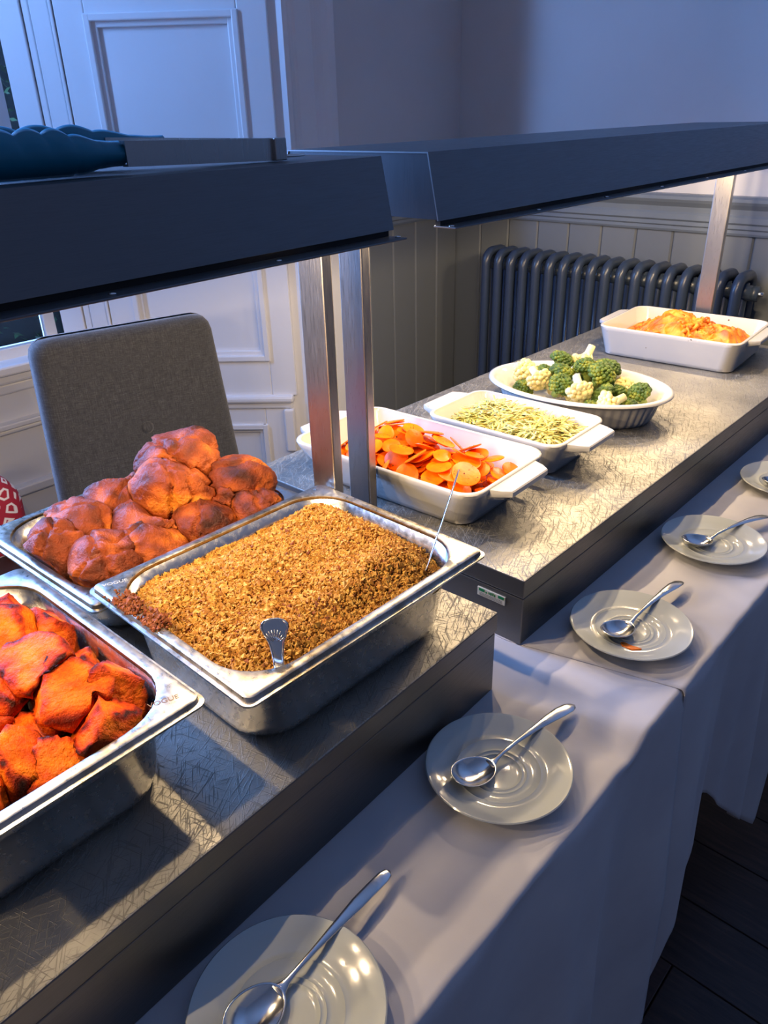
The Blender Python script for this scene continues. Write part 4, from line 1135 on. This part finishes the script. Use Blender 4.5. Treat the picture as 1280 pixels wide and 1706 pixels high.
# ================================================================== SAUCERS AND SPOONS
SAU = lathe_mesh('saucer', [(0.0, 0.0035), (0.022, 0.0035), (0.023, 0.0), (0.0265, 0.0), (0.029, 0.004), (0.050, 0.008), (0.070, 0.0155), (0.0768, 0.0185), (0.0773, 0.0195), (0.0762, 0.0205), (0.0735, 0.0200), (0.062, 0.0152),
                            (0.052, 0.0122), (0.046, 0.0110), (0.0445, 0.0116), (0.0430, 0.0106), (0.034, 0.0078), (0.0310, 0.0082), (0.0300, 0.0090), (0.0288, 0.0078), (0.0262, 0.0074), (0.0250, 0.0084), (0.0238, 0.0070), (0.020, 0.0062), (0.0, 0.0060)], 96)
SAU.materials.append(M['saucer']); shade_auto(SAU, 50)
def spoon_meshes(flat=False):
    # bowl centred at the origin, handle along +y; bowl 0.056 x 0.038
    n, m_ = 18, 30; v = []; f = []
    for k in range(n + 1):
        t = k / n
        for i in range(m_):
            a = 2 * math.pi * i / m_; cx_, cy_ = math.cos(a), math.sin(a)
            egg = 1 - 0.10 * cy_
            x_ = 0.0195 * t * cx_ * egg; y_ = 0.0290 * t * cy_
            z_ = 0.0105 * t ** 2.4
            v.append((x_, y_, z_))
    for k in range(n):
        for i in range(m_):
            j = (i + 1) % m_; f.append((k * m_ + i, k * m_ + j, (k + 1) * m_ + j, (k + 1) * m_ + i))
    me = pydata('bowl', v, f, True)
    bm = bmesh.new(); bm.from_mesh(me); bmesh.ops.remove_doubles(bm, verts=bm.verts[:], dist=1e-6); bmesh.ops.solidify(bm, geom=bm.faces[:], thickness=0.0011); bowl = bm_mesh('bowl', bm, True)
    # handle
    st = [(0.024, 0.0088, 0.0095, 0.0010), (0.029, 0.0098, 0.0050, 0.0013), (0.034, 0.0118, 0.0030, 0.0016), (0.042, 0.0160, 0.0024, 0.0017), (0.060, 0.0235, 0.0026, 0.0015), (0.085, 0.0310, 0.0042, 0.0012), (0.105, 0.0355, 0.0062, 0.0010), (0.122, 0.0380, 0.0076, 0.0010), (0.136, 0.0388, 0.0070, 0.0009), (0.143, 0.0384, 0.0045, 0.0008), (0.1455, 0.0381, 0.0012, 0.0006)]
    st = [(y_ if y_ <= 0.042 else 0.042 + (y_ - 0.042) * 1.14, z_, w_, h_) for y_, z_, w_, h_ in st]
    if flat: st = [(y_, z_, min(w_, 0.0058) if y_ > 0.06 else w_, h_) for y_, z_, w_, h_ in st]
    rings = [[(w_ * math.cos(2 * math.pi * k / 14), y_, z_ + h_ * math.sin(2 * math.pi * k / 14)) for k in range(14)] for y_, z_, w_, h_ in st]
    return bowl, loft('handle', rings)
BOWL, HAND = spoon_meshes(); BOWL.materials.append(M['cutlery']); HAND.materials.append(M['cutlery'])
BOWL2, HAND2 = spoon_meshes(True); BOWL2.materials.append(M['cutlery']); HAND2.materials.append(M['cutlery'])
def saucer(x_, y_, z_, label): return mesh_obj('saucer', SAU, None, None, (x_, y_, z_), label=label, cat='saucer', group='saucers along the table edge')
SPR = [(0.0, 0.0060), (0.020, 0.0062), (0.0238, 0.0070), (0.0250, 0.0084), (0.0262, 0.0074), (0.0288, 0.0078), (0.0300, 0.0090), (0.0310, 0.0082), (0.034, 0.0078), (0.0430, 0.0106), (0.0445, 0.0116), (0.046, 0.0110), (0.052, 0.0122), (0.062, 0.0152), (0.0735, 0.0200), (0.0762, 0.0205), (0.0773, 0.0195)]
def sau_z(r): return float(np.interp(r, [p[0] for p in SPR], [p[1] for p in SPR])) if r <= 0.0773 else -0.05
def spoon(x_, y_, z_, ang, label, b=None, h=None, tilt=0.0, roll_=0.0):
    # find the tilt at which the bowl and the handle both touch the saucer
    px, py = min(((0.115, -0.500), (0.096, -0.188), (0.095, 0.112), (0.091, 0.397), (0.108, 0.690)), key=lambda q: math.hypot(q[0] - x_, q[1] - y_))
    tz = TAB1 if y_ < 0 else TAB2
    def need(me, tl):
        m3 = Euler((tl, roll_, ang)).to_matrix(); out = -1
        co = [v.co for v in me.vertices]
        if me is not (b or BOWL): co = [co[k].lerp(co[k + 14], t / 8) for k in range(len(co) - 14) for t in range(9)]   # along the handle too
        for v in co:
            p = m3 @ v; out = max(out, sau_z(math.hypot(x_ + p.x - px, y_ + p.y - py)) - p.z)
        return out
    lo, hi = R(-18), R(14)
    for _ in range(16):
        tilt = (lo + hi) / 2
        if need(h or HAND, tilt) > need(b or BOWL, tilt): lo = tilt
        else: hi = tilt
    z_ = tz + max(need(h or HAND, tilt), need(b or BOWL, tilt)) - 0.0002
    e = empty('serving_spoon', (x_, y_, z_), 0, label=label, cat='spoon', group='spoons resting on saucers'); e.rotation_euler = (tilt, roll_, ang)
    mesh_obj('bowl', b or BOWL, None, e); mesh_obj('handle', h or HAND, None, e); return e
saucer(0.115, -0.500, TAB1, 'white saucer in front of the roast potato pan, under the flat-handled spoon')
saucer(0.096, -0.188, TAB1, 'white saucer in front of the crumble pan')
p3 = saucer(0.095, 0.112, TAB2, 'white saucer with a spot of orange sauce')
saucer(0.091, 0.397, TAB2, 'white saucer in front of the small leek dish')
saucer(0.108, 0.690, TAB2, 'white saucer between the oval dish and the cheese dish, along the table edge')
spoon(0.097, -0.521, TAB1 + 0.0085, R(2), 'flat-handled steel spoon on the saucer in front of the roast potatoes', BOWL2, HAND2, R(4), R(14))
spoon(0.081, -0.214, TAB1 + 0.0085, R(-9.5), 'steel spoon on the saucer in front of the crumble pan', tilt=R(4), roll_=R(4))
spoon(0.087, 0.092, TAB2 + 0.0085, R(-5.5), 'steel spoon on the saucer with the orange sauce spot', tilt=R(4))
spoon(0.073, 0.379, TAB2 + 0.0085, R(-20), 'steel spoon on the saucer in front of the small leek dish', tilt=R(4))
spoon(0.094, 0.672, TAB2 + 0.0085, R(-22), 'steel spoon on the saucer between the oval and cheese dishes', tilt=R(4))
sv = [(0.0125 * (1 + 0.25 * math.sin(3 * a)) * math.cos(a), 0.0085 * (1 + 0.2 * math.cos(2 * a)) * math.sin(a)) for a in [2 * math.pi * k / 36 for k in range(36)]]
def spot_pt(x_, y_, z_): return (x_, y_, z_ + sau_z(math.hypot(0.1125 + x_ - 0.095, 0.0765 + y_ - 0.112)))
tag(mesh_obj('sauce_spot', loft('sauce_spot', [[spot_pt(x_ * s, y_ * s, z_) for x_, y_ in sv] for s, z_ in ((1, -0.0002), (0.97, 0.0009), (0.86, 0.0013), (0.72, 0.0014), (0.58, 0.0015), (0.44, 0.0015), (0.3, 0.0015), (0.1, 0.0015))]), 'sauce', None, (0.1125, 0.0765, TAB2)),
    'orange sauce spot dripped on the saucer under its spoon', 'sauce')

# serving spoons standing in the crumble
def path_handle(name, pts, widths, thick, side):
    """flat handle along a 3-D path: widths across 'side'"""
    rings = []; side = Vector(side).normalized()
    for i, (p, w_) in enumerate(zip(pts, widths)):
        p = Vector(p); t = (Vector(pts[min(i + 1, len(pts) - 1)]) - Vector(pts[max(i - 1, 0)])).normalized()
        s = (side - t * side.dot(t)).normalized(); u_ = s.cross(t)
        rings.append([tuple(p + s * (w_ * math.cos(2 * math.pi * k / 14)) + u_ * (thick * math.sin(2 * math.pi * k / 14))) for k in range(14)])
    return loft(name, rings)
def bowl_at(parent, loc, rot): return mesh_obj('bowl', BOWL, None, parent, loc, rot)
w0 = u1(-0.039, -0.086, 0.932); w1 = u1(-0.0455, -0.050, 0.970); w2 = u1(-0.049, -0.016, 1.018)
e = empty('serving_spoon', w0, 0, label='serving spoon seen edge-on, standing in the crumble beside the carrot dish', cat='spoon')
dirv = (w2 - w0)
vw = Vector((0.602, -0.65, 0.464)).cross(dirv).normalized()      # edge towards the camera side: broad face turned away
broad = dirv.cross(vw).normalized()
mesh_obj('handle', path_handle('handle', [(-0.006, -0.006, -0.018), (0, 0, 0), tuple((w1 - w0) * 0.55 + Vector((0.001, -0.002, 0))), tuple(w1 - w0), tuple((w1 - w0) * 0.5 + (w2 - w0) * 0.5), tuple(w2 - w0)], [0.0035, 0.0035, 0.004, 0.0055, 0.007, 0.004], 0.0011, broad), 'cutlery', e)
bowl_at(e, (-0.022, -0.028, -0.03), (R(30), 0, R(-30)))
w0 = u1(-0.0375, -0.2975, 0.944); w2 = u1(-0.037, -0.296, 0.982)
e = empty('serving_spoon', w0, 0, label='serving spoon with a fan-patterned handle end, stuck in the crumble corner by the potato pan', cat='spoon')
sidev = Vector((0.742, 0.67, 0.0))
prof = [(-0.020, 0.0042), (-0.006, 0.0048), (0.004, 0.0055), (0.014, 0.0072), (0.021, 0.0102), (0.027, 0.0126), (0.031, 0.0122), (0.0345, 0.0092), (0.0365, 0.004)]
lean = Vector((-0.25, 0.18, 1.0)).normalized()
pts = [tuple(lean * h) for h, _ in prof]
hd_ = mesh_obj('handle', path_handle('handle', pts, [w_ for _, w_ in prof], 0.0012, sidev), 'cutlery', e)
nrm = sidev.normalized().cross(lean).normalized()
if nrm.dot(Vector((0.6, -0.65, 0.4))) < 0: nrm = -nrm
sN = sidev.normalized()
for k in range(9):
    a = R(-58 + 116 * k / 8)
    q = [tuple(lean * (0.014 + r_ * math.cos(a)) + sN * (r_ * math.sin(a)) * 0.9 + nrm * 0.0012) for r_ in (0.003, 0.008, 0.0125)]
    mesh_obj('fan_ridge', tube_mesh('fan_ridge', q, [0.0003, 0.0006, 0.0007], 6), 'cutlery', hd_)
for s in (-1, 1):
    q = [tuple(lean * h + sN * (s * (w_ - 0.0012)) + nrm * 0.0011) for h, w_ in prof[1:8]]
    mesh_obj('edge_ridge', tube_mesh('edge_ridge', q, 0.0006, 6), 'cutlery', hd_)
bowl_at(e, (-0.035, 0.03, -0.040), (R(-40), 0, R(60)))

# ================================================================== TONGS ON THE HOOD
HT = 1.3225
tg = empty('kitchen_tongs', (-0.190, -0.176, HT), 0, label='steel tongs with scalloped teal silicone tips lying on a steel lamp hood', cat='tongs')
def tong_arm(end, lift, head_len, s0):
    d = Vector((end[0], end[1], 0)); L = d.length; ang = math.atan2(d.y, d.x) - math.pi / 2
    # channel-shaped arm along +y in its own frame, standing on edge
    pr = [(-0.0008, 0.0), (0.0008, 0.0), (0.0008, 0.0)]
    rings = []
    for t in (0, 0.1, 0.5, 1.0):
        h = 0.0185 + 0.0 * t; zb = lift * t + 0.0005
        wd = 0.0035
        rings.append([(wd, t * L, zb), (wd, t * L, zb + 0.0012), (-wd + 0.0014, t * L, zb + 0.002), (-wd + 0.0014, t * L, zb + h - 0.002), (wd, t * L, zb + h - 0.0012), (wd, t * L, zb + h), (-wd, t * L, zb + h), (-wd, t * L, zb)])
    a = mesh_obj('arm', loft('arm', rings, smooth=False), 'steel_post', tg, (0, 0, 0), (0, 0, ang))
    # scalloped silicone head
    N_ = 72; top = []; bot = []
    for i in range(N_ + 1):
        t = i / N_; y_ = L - s0 + (head_len + s0) * t
        grow = sm(0.05, 0.48, t); endr = math.sqrt(max(0, 1 - max(0, (t - 0.86) / 0.14) ** 2))
        hh = 0.0092 + 0.0058 * grow * (0.25 + 0.75 * endr)
        sc = 0.0036 * abs(math.sin(t * math.pi * 6)) ** 0.8 * grow
        zc = lift + 0.0098 + 0.0015 * grow
        top.append((y_, zc + (hh + sc) * (endr if t > 0.95 else 1))); bot.append((y_, max(0.0006 + 0 * t, zc - (hh + sc) * (endr if t > 0.95 else 1))))
    rings = []
    for (y_, zt_), (_, zb_) in zip(top, bot):
        zm = (zt_ + zb_) / 2; hh = (zt_ - zb_) / 2; c_ = []
        for k in range(12):
            a_ = 2 * math.pi * k / 12
            c_.append((0.0026 * math.cos(a_) + 0.010 * math.sin(a_) ** 2, y_, zm + hh * math.sin(a_)))
        rings.append(c_)
    mesh_obj('silicone_tip', loft('silicone_tip', rings), 'silicone', a)
    return a
tong_arm((0.012, -0.170), 0.0045, 0.125, 0.004)
tong_arm((-0.048, -0.150), 0.006, 0.125, 0.052)
box('hinge', -0.012, 0.008, -0.012, 0.002, 0.0005, 0.0195, 'steel_post', tg, 0.001)
rp_ = []
for k in range(25):
    a = 2 * math.pi * k / 24; rp_.append((-0.003 + 0.006 * math.sin(a), 0.016 - 0.016 * math.cos(a), 0.0035))
mesh_obj('hanging_ring', tube_mesh('hanging_ring', rp_, 0.0011, 8), 'cutlery', tg)
